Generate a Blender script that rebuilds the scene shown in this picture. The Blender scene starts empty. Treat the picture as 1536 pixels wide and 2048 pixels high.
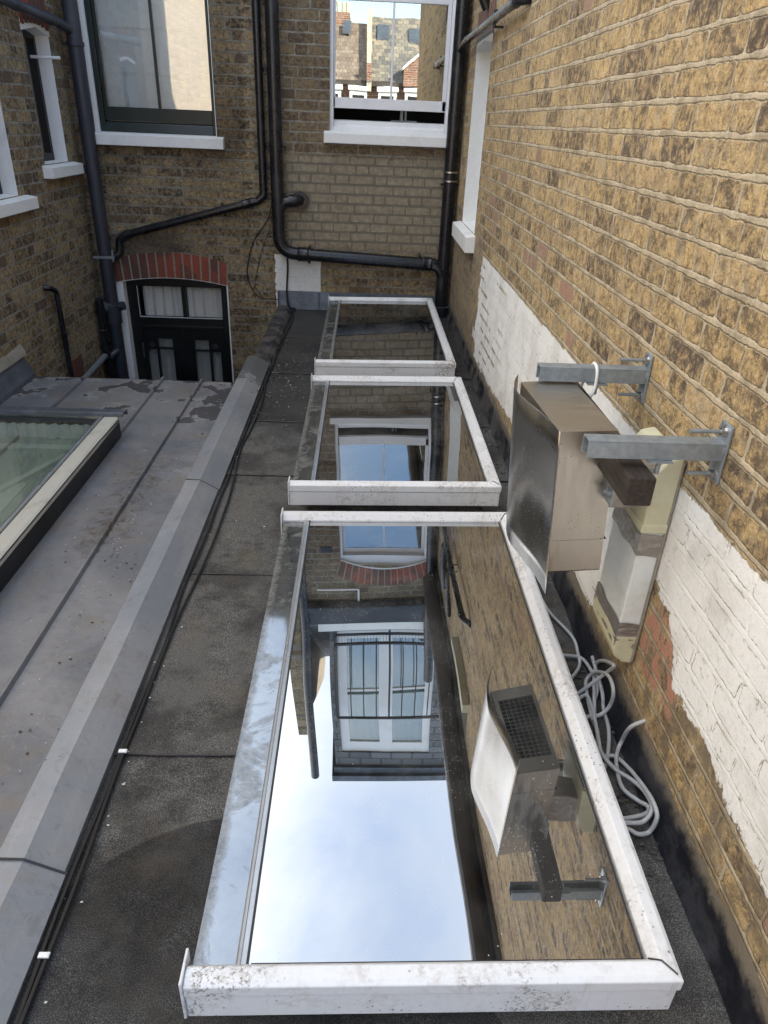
import bpy, bmesh, math, random
from mathutils import Vector, Matrix, noise as mnoise
random.seed(7)
S = bpy.context.scene
COL = S.collection
# ------------------------------------------------------------------ camera
R = ((0.99903785, 0.02302974, 0.03732297), (-0.021579, -0.48275296, 0.87549068), (0.0381801, -0.87545372, -0.48179152))
cam_d = bpy.data.cameras.new('camera'); cam = bpy.data.objects.new('camera', cam_d); COL.objects.link(cam)
cam_d.sensor_fit = 'VERTICAL'; cam_d.sensor_height = 36.0; cam_d.sensor_width = 27.0
cam_d.lens = 1420 / 2048 * 36; cam_d.clip_start = 0.05; cam_d.clip_end = 500
m = Matrix(((R[0][0], -R[0][1], -R[0][2], 0), (R[1][0], -R[1][1], -R[1][2], 0), (R[2][0], -R[2][1], -R[2][2], 1.6), (0, 0, 0, 1)))
cam.matrix_world = m
S.camera = cam
# ------------------------------------------------------------------ world, sun, exposure
SUN_EL, SUN_AZ = math.radians(30), math.radians(45)
w = bpy.data.worlds.new('World'); S.world = w; w.use_nodes = True
wn = w.node_tree.nodes; wl = w.node_tree.links
bg = wn['Background']
sky = wn.new('ShaderNodeTexSky'); sky.sky_type = 'NISHITA'; sky.sun_disc = False
sky.sun_elevation = SUN_EL; sky.sun_rotation = SUN_AZ; sky.air_density = 1.0; sky.dust_density = 0.6; sky.ozone_density = 1.5
tc = wn.new('ShaderNodeTexCoord')
cn = wn.new('ShaderNodeTexNoise'); cn.inputs['Scale'].default_value = 1.7; cn.inputs['Detail'].default_value = 6; cn.inputs['Roughness'].default_value = .55; cn.inputs['Distortion'].default_value = .4
mp = wn.new('ShaderNodeMapping'); mp.inputs['Scale'].default_value = (1, 1, 1.6); mp.inputs['Location'].default_value = (.35, .2, .1)
wl.new(tc.outputs['Generated'], mp.inputs[0]); wl.new(mp.outputs[0], cn.inputs['Vector'])
sx = wn.new('ShaderNodeSeparateXYZ'); wl.new(tc.outputs['Generated'], sx.inputs[0])
def wmath(op, a, b=0.0, c=None, clamp=False):
    n = wn.new('ShaderNodeMath'); n.operation = op; n.use_clamp = clamp
    for i, v in enumerate((a, b, c)):
        if v is None: continue
        if isinstance(v, (int, float)): n.inputs[i].default_value = v
        else: wl.new(v, n.inputs[i])
    return n.outputs[0]
bias = wmath('MULTIPLY_ADD', sx.outputs[2], .30, -.22)          # more cloud overhead, clear sky low down
cv = wmath('ADD', wmath('ADD', cn.outputs[0], bias), wmath('MULTIPLY', sx.outputs[1], .10))
cr = wn.new('ShaderNodeMapRange'); cr.interpolation_type = 'SMOOTHSTEP'
cr.inputs[1].default_value = .26; cr.inputs[2].default_value = .62; cr.inputs[4].default_value = .85
lowm = wn.new('ShaderNodeMapRange'); lowm.interpolation_type = 'SMOOTHSTEP'; lowm.inputs[1].default_value = .16; lowm.inputs[2].default_value = .40; wl.new(sx.outputs[2], lowm.inputs[0])
wl.new(cv, cr.inputs[0])
cvm = wmath('MULTIPLY', cr.outputs[0], lowm.outputs[0])
mx = wn.new('ShaderNodeMix'); mx.data_type = 'RGBA'
wl.new(cvm, mx.inputs[0]); wl.new(sky.outputs[0], mx.inputs[6]); 
yb_ = wn.new('ShaderNodeMapRange'); yb_.interpolation_type = 'SMOOTHSTEP'; yb_.inputs[1].default_value = .05; yb_.inputs[2].default_value = -.40
wl.new(sx.outputs[0], yb_.inputs[0])
cc = wn.new('ShaderNodeMix'); cc.data_type = 'RGBA'; wl.new(yb_.outputs[0], cc.inputs[0]); cc.inputs[6].default_value = (3.0, 3.25, 3.5, 1); cc.inputs[7].default_value = (10.5, 10.4, 10.3, 1)   # unseen brighter cloud bank added on the left to light the right wall
wl.new(cc.outputs[2], mx.inputs[7])
wl.new(mx.outputs[2], bg.inputs[0]); bg.inputs[1].default_value = 0.13
sd = bpy.data.lights.new('sun', 'SUN'); sd.energy = 4.5; sd.angle = math.radians(.55); sd.color = (1, .9, .76)
so = bpy.data.objects.new('sun', sd); COL.objects.link(so)
sdir = Vector((math.sin(SUN_AZ) * math.cos(SUN_EL), math.cos(SUN_AZ) * math.cos(SUN_EL), math.sin(SUN_EL)))
so.rotation_euler = (-sdir).to_track_quat('-Z', 'Y').to_euler(); so.location = (6, 8, 12)
S.view_settings.view_transform = 'Standard'; S.view_settings.look = 'None'; S.view_settings.gamma = 1
S.view_settings.exposure = 1.98
S.render.engine = 'CYCLES'
S.cycles.max_bounces = 10; S.cycles.diffuse_bounces = 5; S.cycles.glossy_bounces = 6; S.cycles.transparent_max_bounces = 8
# ------------------------------------------------------------------ scene helpers
def tag(o, label=None, cat=None, group=None, kind=None):
    if label: o['label'] = label
    if cat: o['category'] = cat
    if group: o['group'] = group
    if kind: o['kind'] = kind
    return o
def thing(name, label, cat, loc=(0, 0, 0), group=None):
    o = bpy.data.objects.new(name, None); COL.objects.link(o); o.location = loc; o.empty_display_size = .1
    return tag(o, label, cat, group)
def link(name, bm, mt, parent=None, smooth=False, bevel=0.0, recalc=True):
    if recalc: bmesh.ops.recalc_face_normals(bm, faces=bm.faces)
    me = bpy.data.meshes.new(name)
    bm.to_mesh(me); bm.free()
    for p in me.polygons: p.use_smooth = smooth
    if smooth:
        try: me.set_sharp_from_angle(angle=math.radians(38))
        except Exception: pass
    for q in (mt if isinstance(mt, (list, tuple)) else [mt]): me.materials.append(q)
    o = bpy.data.objects.new(name, me); COL.objects.link(o)
    if parent is not None:
        o.parent = parent
        pl = parent; off = Vector((0, 0, 0))
        while pl is not None: off += pl.location; pl = pl.parent
        me.transform(Matrix.Translation(-off))
    if bevel:
        b = o.modifiers.new('bevel', 'BEVEL'); b.width = bevel; b.segments = 2; b.limit_method = 'ANGLE'; b.angle_limit = math.radians(40)
    return o
def links(name, bm, mt, parent=None, **kw):
    """one object per separate piece"""
    bm.verts.index_update(); seen = set(); groups = []
    for v in bm.verts:
        if v in seen: continue
        st = [v]; seen.add(v); g = []
        while st:
            q = st.pop(); g.append(q)
            for e in q.link_edges:
                o_ = e.other_vert(q)
                if o_ not in seen: seen.add(o_); st.append(o_)
        groups.append(g)
    out = []
    for g in groups:
        b2 = bmesh.new(); mp_ = {v: b2.verts.new(v.co) for v in g}; fs = set(f for v in g for f in v.link_faces)
        for f in fs: b2.faces.new([mp_[v] for v in f.verts]).material_index = f.material_index
        out.append(link(name, b2, mt, parent, **kw))
    bm.free(); return out
def BM(): return bmesh.new()
def box(bm, x0, x1, y0, y1, z0, z1, mi=0):
    v = [bm.verts.new(p) for p in ((x0, y0, z0), (x1, y0, z0), (x1, y1, z0), (x0, y1, z0), (x0, y0, z1), (x1, y0, z1), (x1, y1, z1), (x0, y1, z1))]
    for f in ((3, 2, 1, 0), (4, 5, 6, 7), (0, 1, 5, 4), (1, 2, 6, 5), (2, 3, 7, 6), (3, 0, 4, 7)):
        bm.faces.new([v[i] for i in f]).material_index = mi
    return v
def hexa(bm, pts, mi=0):
    v = [bm.verts.new(p) for p in pts]
    for f in ((3, 2, 1, 0), (4, 5, 6, 7), (0, 1, 5, 4), (1, 2, 6, 5), (2, 3, 7, 6), (3, 0, 4, 7)):
        bm.faces.new([v[i] for i in f]).material_index = mi
    return v
def prism(bm, prof, axis, a, b, mi=0):
    """closed profile (2-D points) swept along an axis from a to b"""
    def P(q, t):
        if axis == 'y': return (q[0], t, q[1])
        if axis == 'x': return (t, q[0], q[1])
        return (q[0], q[1], t)
    A = [bm.verts.new(P(q, a)) for q in prof]; B = [bm.verts.new(P(q, b)) for q in prof]
    n = len(prof)
    for i in range(n):
        bm.faces.new((A[i], A[(i + 1) % n], B[(i + 1) % n], B[i])).material_index = mi
    bm.faces.new(A[::-1]).material_index = mi; bm.faces.new(B).material_index = mi
def fillet(pts, r, n=6):
    pts = [Vector(p) for p in pts]; out = [pts[0]]
    for i in range(1, len(pts) - 1):
        p, a, b = pts[i], pts[i - 1], pts[i + 1]
        d1 = (a - p); d2 = (b - p); l = min(d1.length, d2.length) * .48
        ang = d1.angle(d2)
        t = min(r / max(math.tan(ang / 2), .05), l)
        s, e = p + d1.normalized() * t, p + d2.normalized() * t
        for k in range(n + 1):
            u = k / n; out.append(s * (1 - u) ** 2 + p * 2 * u * (1 - u) + e * u * u)
    out.append(pts[-1]); return out
def tube(bm, pts, r, n=14, cap=True, rr=None, mi=0):
    pts = [Vector(p) for p in pts]; rings = []
    up = None
    for i, p in enumerate(pts):
        t = (pts[min(i + 1, len(pts) - 1)] - pts[max(i - 1, 0)]).normalized()
        if up is None:
            up = Vector((0, 0, 1)) if abs(t.z) < .9 else Vector((1, 0, 0))
        u = (up - t * up.dot(t)).normalized(); v = t.cross(u); up = u
        ri = rr[i] if rr else r
        rings.append([bm.verts.new(p + (u * math.cos(2 * math.pi * k / n) + v * math.sin(2 * math.pi * k / n)) * ri) for k in range(n)])
    for a, b in zip(rings, rings[1:]):
        for k in range(n): bm.faces.new((a[k], a[(k + 1) % n], b[(k + 1) % n], b[k])).material_index = mi
    if cap:
        bm.faces.new(rings[0][::-1]).material_index = mi; bm.faces.new(rings[-1]).material_index = mi
def cyl(bm, a, b, r, n=16, mi=0): tube(bm, [a, b], r, n, mi=mi)
def quad(bm, *p, mi=0):
    f = bm.faces.new([bm.verts.new(q) for q in p]); f.material_index = mi; return f
def spline(pts, n=8):
    P = [Vector(p) for p in pts]; P = [P[0] * 2 - P[1]] + P + [P[-1] * 2 - P[-2]]; out = []
    for i in range(1, len(P) - 2):
        a, b, c, d = P[i - 1:i + 3]
        for k in range(n):
            t = k / n
            out.append(.5 * ((2 * b) + (c - a) * t + (2 * a - 5 * b + 4 * c - d) * t * t + (3 * b - a - 3 * c + d) * t ** 3))
    out.append(P[-2]); return out
# ------------------------------------------------------------------ materials
class MT:
    def __init__(s, name):
        s.m = bpy.data.materials.new(name); s.m.use_nodes = True
        s.n = s.m.node_tree.nodes; s.l = s.m.node_tree.links; s.b = s.n['Principled BSDF']
        s.pos = s.n.new('ShaderNodeNewGeometry').outputs['Position']
    def set(s, sock, v):
        if isinstance(v, bpy.types.NodeSocket): s.l.new(v, sock)
        elif isinstance(v, (tuple, list)) and len(v) == 3 and sock.type == 'RGBA': sock.default_value = (*v, 1)
        else: sock.default_value = v
    def M(s, op, a, b=0.0, c=None, clamp=False):
        n = s.n.new('ShaderNodeMath'); n.operation = op; n.use_clamp = clamp
        s.set(n.inputs[0], a); s.set(n.inputs[1], b)
        if c is not None: s.set(n.inputs[2], c)
        return n.outputs[0]
    def xyz(s, v=None):
        n = s.n.new('ShaderNodeSeparateXYZ'); s.set(n.inputs[0], v or s.pos); return n.outputs
    def comb(s, x=0.0, y=0.0, z=0.0):
        n = s.n.new('ShaderNodeCombineXYZ'); s.set(n.inputs[0], x); s.set(n.inputs[1], y); s.set(n.inputs[2], z); return n.outputs[0]
    def scale(s, k, v=None):
        n = s.n.new('ShaderNodeVectorMath'); n.operation = 'MULTIPLY'; s.set(n.inputs[0], v or s.pos); n.inputs[1].default_value = k; return n.outputs[0]
    def noise(s, sc, det=4, rough=.55, v=None, dist=0.0, col=False):
        n = s.n.new('ShaderNodeTexNoise'); s.set(n.inputs['Vector'], v or s.pos); n.inputs['Scale'].default_value = sc
        n.inputs['Detail'].default_value = det; n.inputs['Roughness'].default_value = rough; n.inputs['Distortion'].default_value = dist
        return n.outputs[1 if col else 0]
    def vor(s, sc, v=None, feat='F1', out=0):
        n = s.n.new('ShaderNodeTexVoronoi'); n.feature = feat; s.set(n.inputs['Vector'], v or s.pos); n.inputs['Scale'].default_value = sc
        return n.outputs[out]
    def white(s, v):
        n = s.n.new('ShaderNodeTexWhiteNoise'); n.noise_dimensions = '3D'; s.set(n.inputs['Vector'], v); return n.outputs
    def ss(s, x, a, b, lo=0.0, hi=1.0, lin=False):
        n = s.n.new('ShaderNodeMapRange'); n.interpolation_type = 'LINEAR' if lin else 'SMOOTHSTEP'
        s.set(n.inputs[0], x); s.set(n.inputs[1], a); s.set(n.inputs[2], b); s.set(n.inputs[3], lo); s.set(n.inputs[4], hi); return n.outputs[0]
    def ramp(s, x, stops, const=False):
        n = s.n.new('ShaderNodeValToRGB'); r = n.color_ramp
        if const: r.interpolation = 'CONSTANT'
        while len(r.elements) < len(stops): r.elements.new(.5)
        for e, (p, c) in zip(r.elements, stops): e.position = p; e.color = (*c, 1)
        s.set(n.inputs[0], x); return n.outputs[0]
    def mix(s, f, a, b, mode='MIX'):
        n = s.n.new('ShaderNodeMix'); n.data_type = 'RGBA'; n.blend_type = mode
        s.set(n.inputs[0], f); s.set(n.inputs[6], a); s.set(n.inputs[7], b); return n.outputs[2]
    def mul(s, a, b): return s.mix(1.0, a, b, 'MULTIPLY')
    def grey(s, x): return s.comb(x, x, x)
    def bump(s, h, st=.5, d=.01, nrm=None):
        n = s.n.new('ShaderNodeBump'); s.set(n.inputs['Height'], h); n.inputs['Strength'].default_value = st; n.inputs['Distance'].default_value = d
        if nrm: s.l.new(nrm, n.inputs['Normal'])
        return n.outputs[0]
    def out(s, col=None, rough=None, metal=None, nrm=None, spec=None):
        for k, v in (('Base Color', col), ('Roughness', rough), ('Metallic', metal), ('Normal', nrm), ('Specular IOR Level', spec)):
            if v is not None: s.set(s.b.inputs[k], v)
        return s.m
def paint(name, col, rough=.45, metal=0.0, dirt=.35, dcol=(.08, .065, .045), bump=.15, var=.12, speck=0.0, dsc=3.0):
    t = MT(name)
    n1 = t.noise(dsc, 6, .65); n2 = t.noise(45, 4, .6); n3 = t.noise(160, 2)
    c = t.mix(t.ss(n2, .3, .75, 0, var), col, tuple(min(1, x * .55) for x in col))
    c = t.mix(t.M('MULTIPLY', t.ss(n1, .5, .78), dirt), c, dcol)
    if speck:
        v = t.vor(75); sz = t.noise(9, 2)
        c = t.mix(t.M('MULTIPLY', t.ss(v, .16, .10), t.ss(sz, .52, .6, 0, speck)), c, (.03, .027, .02))
    return t.out(c, t.ss(n1, .3, .8, rough * .85, min(1, rough * 1.35)), metal, t.bump(t.M('ADD', n2, t.M('MULTIPLY', n3, .4)), bump, .003))
def brick(name, ax, course=.0765, L=.335, off=0.0, cols=None, mort=(.33, .29, .22), mw=.0055, mh=.0085, ribbon=.5, dark=.5, relief=1.0, texr=None, lite=None, post=None, zoff=0.0, wob=.006):
    """Flemish bond; ax = index of the horizontal axis in world space"""
    texr = texr or [(.28, (.07, .056, .046)), (.40, (.19, .145, .095)), (.50, (.32, .24, .135)), (.60, (.45, .33, .17)), (.74, (.52, .42, .27))]
    t = MT(name); X = t.xyz(); u0 = X[ax]; v0 = X[2]
    dist = t.noise(7, 3, .6, col=True); D = t.xyz(dist); fine = t.noise(38, 3, .6, col=True); F = t.xyz(fine)
    u = t.M('ADD', u0, t.M('MULTIPLY_ADD', D[0], wob * 2, t.M('MULTIPLY', F[0], wob)))
    v = t.M('ADD', t.M('ADD', v0, zoff), t.M('MULTIPLY_ADD', D[1], wob * 2, t.M('MULTIPLY', F[1], wob)))
    vr = t.M('DIVIDE', v, course); row = t.M('FLOOR', vr); fv = t.M('FRACT', vr)
    rr = t.white(t.comb(row, 3.3, 1.7))[0]
    uu = t.M('ADD', t.M('ADD', t.M('DIVIDE', u, L), t.M('MULTIPLY', row, .5)), t.M('MULTIPLY_ADD', rr, .16, off))
    k = t.M('FLOOR', uu); tt = t.M('FRACT', uu)
    jit = t.M('MULTIPLY_ADD', t.white(t.comb(k, row, 9.0))[0], .07, .63)
    hd = t.M('GREATER_THAN', tt, jit)
    a = t.M('MULTIPLY', tt, L); b = t.M('MULTIPLY', t.M('ABSOLUTE', t.M('SUBTRACT', tt, jit)), L); c = t.M('MULTIPLY', t.M('SUBTRACT', 1.0, tt), L)
    du = t.M('MINIMUM', t.M('MINIMUM', a, b), c)
    dv = t.M('MULTIPLY', t.M('MINIMUM', fv, t.M('SUBTRACT', 1.0, fv)), course)
    # width of joints varies along the wall
    wv = t.noise(4.5, 3); mhh = t.M('MULTIPLY', mh, t.ss(wv, .3, .7, .75, 1.35))
    rag = t.M('ADD', t.M('MULTIPLY_ADD', t.noise(95, 3, .7), .007, -.0035), t.M('MULTIPLY_ADD', t.noise(30, 3, .7), .009, -.0045))
    pa, pb = t.M('SUBTRACT', du, t.M('MULTIPLY', mw, t.ss(t.noise(9, 3), .40, .6, .35, 1.5))), t.M('SUBTRACT', dv, mhh); RR = .010
    hx, hy = t.M('MAXIMUM', t.M('SUBTRACT', RR, pa), 0.0), t.M('MAXIMUM', t.M('SUBTRACT', RR, pb), 0.0)
    dd = t.M('SUBTRACT', RR, t.M('SQRT', t.M('ADD', t.M('MULTIPLY', hx, hx), t.M('MULTIPLY', hy, hy))))
    dd = t.M('ADD', dd, rag)
    duv = t.M('ADD', t.M('DIVIDE', dd, .008), 1.0)
    bm_ = t.ss(dd, -.001, .0025)                      # 1 on brick
    idv = t.comb(t.M('MULTIPLY_ADD', hd, .37, k), row, 0.5)
    rnd = t.white(idv)
    cols = cols or [(.0, (.22, .16, .11)), (.10, (.36, .25, .13)), (.3, (.54, .38, .17)), (.5, (.64, .46, .22)), (.66, (.48, .35, .19)), (.82, (.72, .48, .18)), (.93, (.34, .25, .18)), (1, (.48, .29, .21))]
    bc = t.ramp(rnd[0], cols)
    pn = t.M('ADD', t.noise(31, 8, .76, dist=.4), t.M('MULTIPLY_ADD', t.noise(90, 3, .7), .16, -.08))
    pn = t.M('MULTIPLY_ADD', pn, 1.8, -.40)
    pv = t.M('ADD', pn, t.M('MULTIPLY_ADD', rnd[0], .22, -.125))
    tex = t.ramp(pv, texr)
    bc = t.mix(t.M('MULTIPLY', t.M('LESS_THAN', rnd[0], .955), .80), bc, tex)
    grain = t.noise(150, 3, .8); bc = t.mix(t.ss(grain, .42, .62, 0, .5), bc, t.mul(bc, (.5, .46, .42)))
    bc = t.mix(t.M('MULTIPLY', t.ss(t.noise(46, 5, .8, dist=1.0), .60, .65), dark), bc, (.045, .036, .03))
    bc = t.mix(t.ss(t.noise(62, 4, .75), .60, .68, 0, .65), bc, mort)
    bc = t.mix(t.ss(t.noise(1.1, 4, .6), .45, .7, 0, .3), bc, t.mul(bc, (.62, .60, .6)))
    mc = t.mix(t.ss(t.noise(12, 6, .7, dist=.5), .42, .62, 0, .85), mort, tuple(x * .55 for x in mort))
    mc = t.mix(t.ss(t.noise(140, 2), .4, .65, 0, .3), mc, tuple(x * .5 for x in mort))
    smear = t.M('MULTIPLY', t.ss(t.noise(17, 6, .75, dist=.7), .50, .64, 0, .75), t.ss(t.M('ADD', t.noise(3, 3), t.M('MULTIPLY', rnd[0], .3)), .45, .75))
    col = t.mix(t.M('MULTIPLY', bm_, t.M('SUBTRACT', 1.0, smear)), mc, bc)
    hb = t.M('MULTIPLY', bm_, t.M('MULTIPLY_ADD', t.noise(42, 6, .8, dist=.5), 1.3, t.M('MULTIPLY', rnd[0], .35)))
    isH = t.ss(t.M('DIVIDE', t.M('ADD', dv, rag), mhh), .45, 1.1, 1, 0)
    hm = t.M('MULTIPLY', t.M('SUBTRACT', 1.0, bm_), t.M('MULTIPLY_ADD', isH, ribbon, .15))
    h = t.M('ADD', t.M('ADD', hb, hm), t.M('MULTIPLY', t.noise(190, 3, .7), .25))
    env = dict(t=t, X=X, col=col, h=h, bm=bm_, dv=dv, du=du, rnd=rnd[0], duv=duv, row=row)
    rough = .9
    if post: col, h, rough = post(env)
    return t.out(col, rough, 0, t.bump(h, relief, .011), .25)

def post_right(e):
    t, X = e['t'], e['X']; y, z = X[1], X[2]
    n1 = t.M('MULTIPLY_ADD', t.noise(9, 5, .65), .16, -.08); n2 = t.M('MULTIPLY_ADD', t.noise(30, 3, .7), .07, -.035)
    nn = t.M('ADD', n1, n2); stepn = t.M('MULTIPLY_ADD', t.white(t.comb(e['row'], 1.1, 4.4))[0], .34, -.17)
    fc = t.n.new('ShaderNodeFloatCurve'); cu = fc.mapping.curves[0]
    pts = [(0, .30), (.84, .30), (1.0, .33), (1.15, .36), (1.33, .34), (1.42, .46), (1.6, .52), (1.75, .40), (2.0, .15), (2.6, .14), (3.4, .20), (4.4, .15), (5.2, .12), (7, .12)]
    cu.points[0].location = (0, .30); cu.points[1].location = (1, .12)
    for (a, b) in pts[1:-1]: cu.points.new(a / 7, b)
    fc.mapping.update(); t.set(fc.inputs[1], t.M('DIVIDE', y, 7.0))
    m = t.ss(t.M('SUBTRACT', t.M('ADD', z, t.M('MULTIPLY', nn, .75)), fc.outputs[0]), -.004, .004)
    m = t.M('MULTIPLY', m, t.ss(t.M('ADD', z, t.M('MULTIPLY', nn, .25)), .824, .817))
    m = t.M('MULTIPLY', m, t.ss(t.M('ADD', t.M('ADD', y, stepn), nn), 5.12, 5.10))
    # joints the brush missed at the far end, and cracks and chips
    far = t.M('MULTIPLY', t.ss(y, 3.9, 4.4), t.M('MULTIPLY', t.ss(e['duv'], 1.2, .9), t.ss(t.noise(4.2, 2), .47, .53)))
    m = t.M('MULTIPLY', m, t.M('SUBTRACT', 1.0, far))
    chip = t.M('MULTIPLY', t.ss(t.noise(30, 6, .85), .62, .645), t.ss(t.noise(3.2, 2), .35, .6))
    jl = t.M('ABSOLUTE', t.M('SUBTRACT', e['duv'], 1.15))
    crack = t.M('MULTIPLY', t.ss(jl, .22, .08), t.ss(t.noise(14, 5, .75), .50, .56))
    m = t.M('MULTIPLY', m, t.M('SUBTRACT', 1.0, t.M('MAXIMUM', chip, t.M('MULTIPLY', crack, .8))))
    wc = t.mix(t.ss(t.noise(5, 6, .65), .42, .75, 0, .55), (.82, .83, .83), (.50, .485, .45))
    wc = t.mix(t.ss(t.noise(60, 4, .7), .5, .8, 0, .35), wc, (.5, .48, .44))
    # wall below the paint: mortar smeared, dirty
    low = t.ss(t.M('ADD', z, n1), .50, .30); col = t.mix(t.M('MULTIPLY', low, t.ss(t.noise(11, 5, .7), .44, .60, 0, .8)), e['col'], (.24, .195, .135))
    # pinkish broken bricks low down beside the duct, dark cement at the far foot
    pk = t.M('MULTIPLY', t.M('MULTIPLY', t.ss(t.M('ABSOLUTE', t.M('SUBTRACT', y, 1.46)), .14, .11), t.ss(t.M('ABSOLUTE', t.M('SUBTRACT', z, .38)), .13, .10)), t.ss(e['duv'], .9, 1.3))
    col = t.mix(t.M('MULTIPLY', pk, t.ss(t.noise(18, 3), .42, .5)), col, (.52, .27, .19))
    gr = t.M('MULTIPLY', t.ss(t.M('ADD', y, n1), 5.05, 5.25), t.ss(t.M('ADD', z, n1), 1.0, .8))
    col = t.mix(t.M('MULTIPLY', gr, .55), col, (.20, .17, .13))
    mid = t.ss(t.noise(2.2, 4), .45, .7, 0, .35); col = t.mix(mid, col, t.mul(col, (.7, .68, .66)))
    col = t.mix(m, col, wc)
    h = t.M('ADD', t.M('MULTIPLY', e['h'], t.ss(m, 0, 1, 1, .20)), t.M('MULTIPLY', m, t.M('MULTIPLY_ADD', t.noise(60, 5, .7), .3, .6)))
    return col, h, .85
def post_back(e):
    t, X = e['t'], e['X']; x, z = X[0], X[2]
    n1 = t.M('MULTIPLY_ADD', t.noise(5, 4, .6), .2, -.1); n2 = t.M('MULTIPLY_ADD', t.noise(26, 3, .7), .05, -.025)
    col = e['col']
    right = t.ss(x, -.72, -.66)
    # grey slurry-washed panel under the white window
    g = t.M('MULTIPLY', right, t.M('MULTIPLY', t.ss(t.M('ADD', z, n2), 1.33, 1.30), t.ss(t.M('ADD', z, n1), .50, .62)))
    gc = t.mix(t.ss(t.noise(20, 5, .7), .4, .7), (.24, .205, .15), (.36, .305, .22))
    gc = t.mix(t.ss(e['duv'], .9, 1.5), (.16, .14, .112), gc)
    col = t.mix(t.M('MULTIPLY', g, t.ss(t.noise(8, 4), .3, .6, .75, 1)), col, gc)
    # upper right part darker bricks, broad mortar
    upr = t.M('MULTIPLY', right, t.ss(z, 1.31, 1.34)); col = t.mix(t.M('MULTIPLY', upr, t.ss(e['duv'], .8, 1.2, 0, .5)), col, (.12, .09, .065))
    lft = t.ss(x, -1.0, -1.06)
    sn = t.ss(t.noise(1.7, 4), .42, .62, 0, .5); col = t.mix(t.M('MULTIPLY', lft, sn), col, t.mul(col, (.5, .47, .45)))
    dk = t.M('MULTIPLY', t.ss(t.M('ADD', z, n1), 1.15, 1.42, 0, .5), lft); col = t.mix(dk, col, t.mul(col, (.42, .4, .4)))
    # soot above the red door arch
    so_ = t.M('MULTIPLY', t.ss(t.M('ABSOLUTE', t.M('SUBTRACT', x, -2.0)), .5, .2), t.ss(t.M('ABSOLUTE', t.M('SUBTRACT', t.M('ADD', z, n1), .52)), .16, .05)); col = t.mix(t.M('MULTIPLY', so_, .6), col, (.06, .05, .045))
    # white paint patch
    st = t.M('MULTIPLY', t.M('GREATER_THAN', t.white(t.comb(e['row'], 2.1, 7.7))[0], .5), .10)
    xr = t.M('ADD', -.40, st)
    m = t.M('MULTIPLY', t.M('MULTIPLY', t.ss(t.M('ADD', x, n2), -.82, -.815), t.ss(t.M('ADD', x, t.M('MULTIPLY', n2, .4)), t.M('ADD', xr, .01), xr)), t.ss(t.M('ADD', z, n2), .50, .49))
    m = t.M('MULTIPLY', m, t.M('SUBTRACT', 1.0, t.ss(t.noise(36, 5, .8), .62, .65)))
    m2 = t.M('MULTIPLY', t.ss(t.M('ABSOLUTE', t.M('SUBTRACT', t.M('ADD', x, n2), -.79)), .03, .025), t.ss(t.noise(14, 3), .5, .52))
    m = t.M('MAXIMUM', m, t.M('MULTIPLY', m2, t.M('MULTIPLY', t.ss(z, .2, .19), t.ss(z, -.2, -.1))))
    # white drips
    dr = t.M('MULTIPLY', t.ss(t.noise(40, 4, .8), .66, .69), t.M('MULTIPLY', t.ss(t.noise(3.3, 2), .56, .6), right))
    m = t.M('MAXIMUM', m, t.M('MULTIPLY', dr, .7))
    col = t.mix(m, col, (.84, .84, .82))
    return col, t.M('MULTIPLY', e['h'], t.ss(g, 0, 1, 1, .6)), .9
BRN = [(.0, (.075, .058, .045)), (.2, (.15, .11, .065)), (.4, (.215, .155, .08)), (.6, (.27, .195, .10)), (.78, (.18, .145, .10)), (.9, (.31, .215, .095)), (1, (.14, .095, .065))]
M_right = brick('yellow_stock_brick', 1, .0765, cols=None, mort=(.52, .44, .315), mw=.0040, mh=.0076, ribbon=.6, dark=.9, relief=.8, wob=.0042, texr=[(.28, (.12, .10, .08)), (.39, (.28, .215, .145)), (.47, (.47, .355, .20)), (.57, (.64, .46, .225)), (.68, (.74, .57, .32)), (.82, (.72, .63, .48))], post=post_right)
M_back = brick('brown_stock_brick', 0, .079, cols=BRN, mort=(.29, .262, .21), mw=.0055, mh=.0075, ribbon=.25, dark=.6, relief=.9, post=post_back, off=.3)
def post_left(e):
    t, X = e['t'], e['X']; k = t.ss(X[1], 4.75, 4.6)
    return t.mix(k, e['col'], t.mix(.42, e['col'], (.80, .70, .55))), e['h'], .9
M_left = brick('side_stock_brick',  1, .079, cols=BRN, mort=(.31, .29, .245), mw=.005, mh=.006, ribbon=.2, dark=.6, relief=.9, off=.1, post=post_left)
M_backx = brick('gable_stock_brick', 1, .079, cols=BRN, mort=(.25, .23, .19), relief=.7)
M_redx = brick('red_facade_brick', 0, .075, cols=[(0, (.26, .10, .07)), (.5, (.32, .13, .085)), (1, (.34, .17, .12))], mort=(.4, .36, .3), dark=.3, relief=.5, texr=[(.3, (.12, .06, .045)), (.5, (.28, .11, .07)), (.7, (.36, .19, .13))])
def redm(nm, rc):
    t = MT(nm); n = t.noise(3.5, 4, .6); n2 = t.noise(60, 5, .7)
    c = t.mix(t.ss(n, .44, .60), rc, (.10, .048, .038)); c = t.mix(t.ss(n2, .4, .75, 0, .5), c, (.12, .045, .03))
    X = t.xyz(); so_ = t.M('MULTIPLY', t.ss(t.M('MULTIPLY_ADD', n, .5, X[0]), -1.45, -1.95), t.M('LESS_THAN', X[2], 1.0)); c = t.mix(t.M('MULTIPLY', so_, .65), c, (.075, .045, .035))
    return t.out(c, .85, 0, t.bump(n2, .5, .004))
M_red = redm('red_arch_brick', (.28, .065, .038)); M_red2 = redm('faded_arch_brick', (.17, .075, .05))
M_mortar = paint('lime_mortar', (.30, .27, .22), .95, bump=.6, var=.6, dirt=.5)
M_render = paint('dark_render', (.14, .13, .12), .9, bump=.4)
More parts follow.
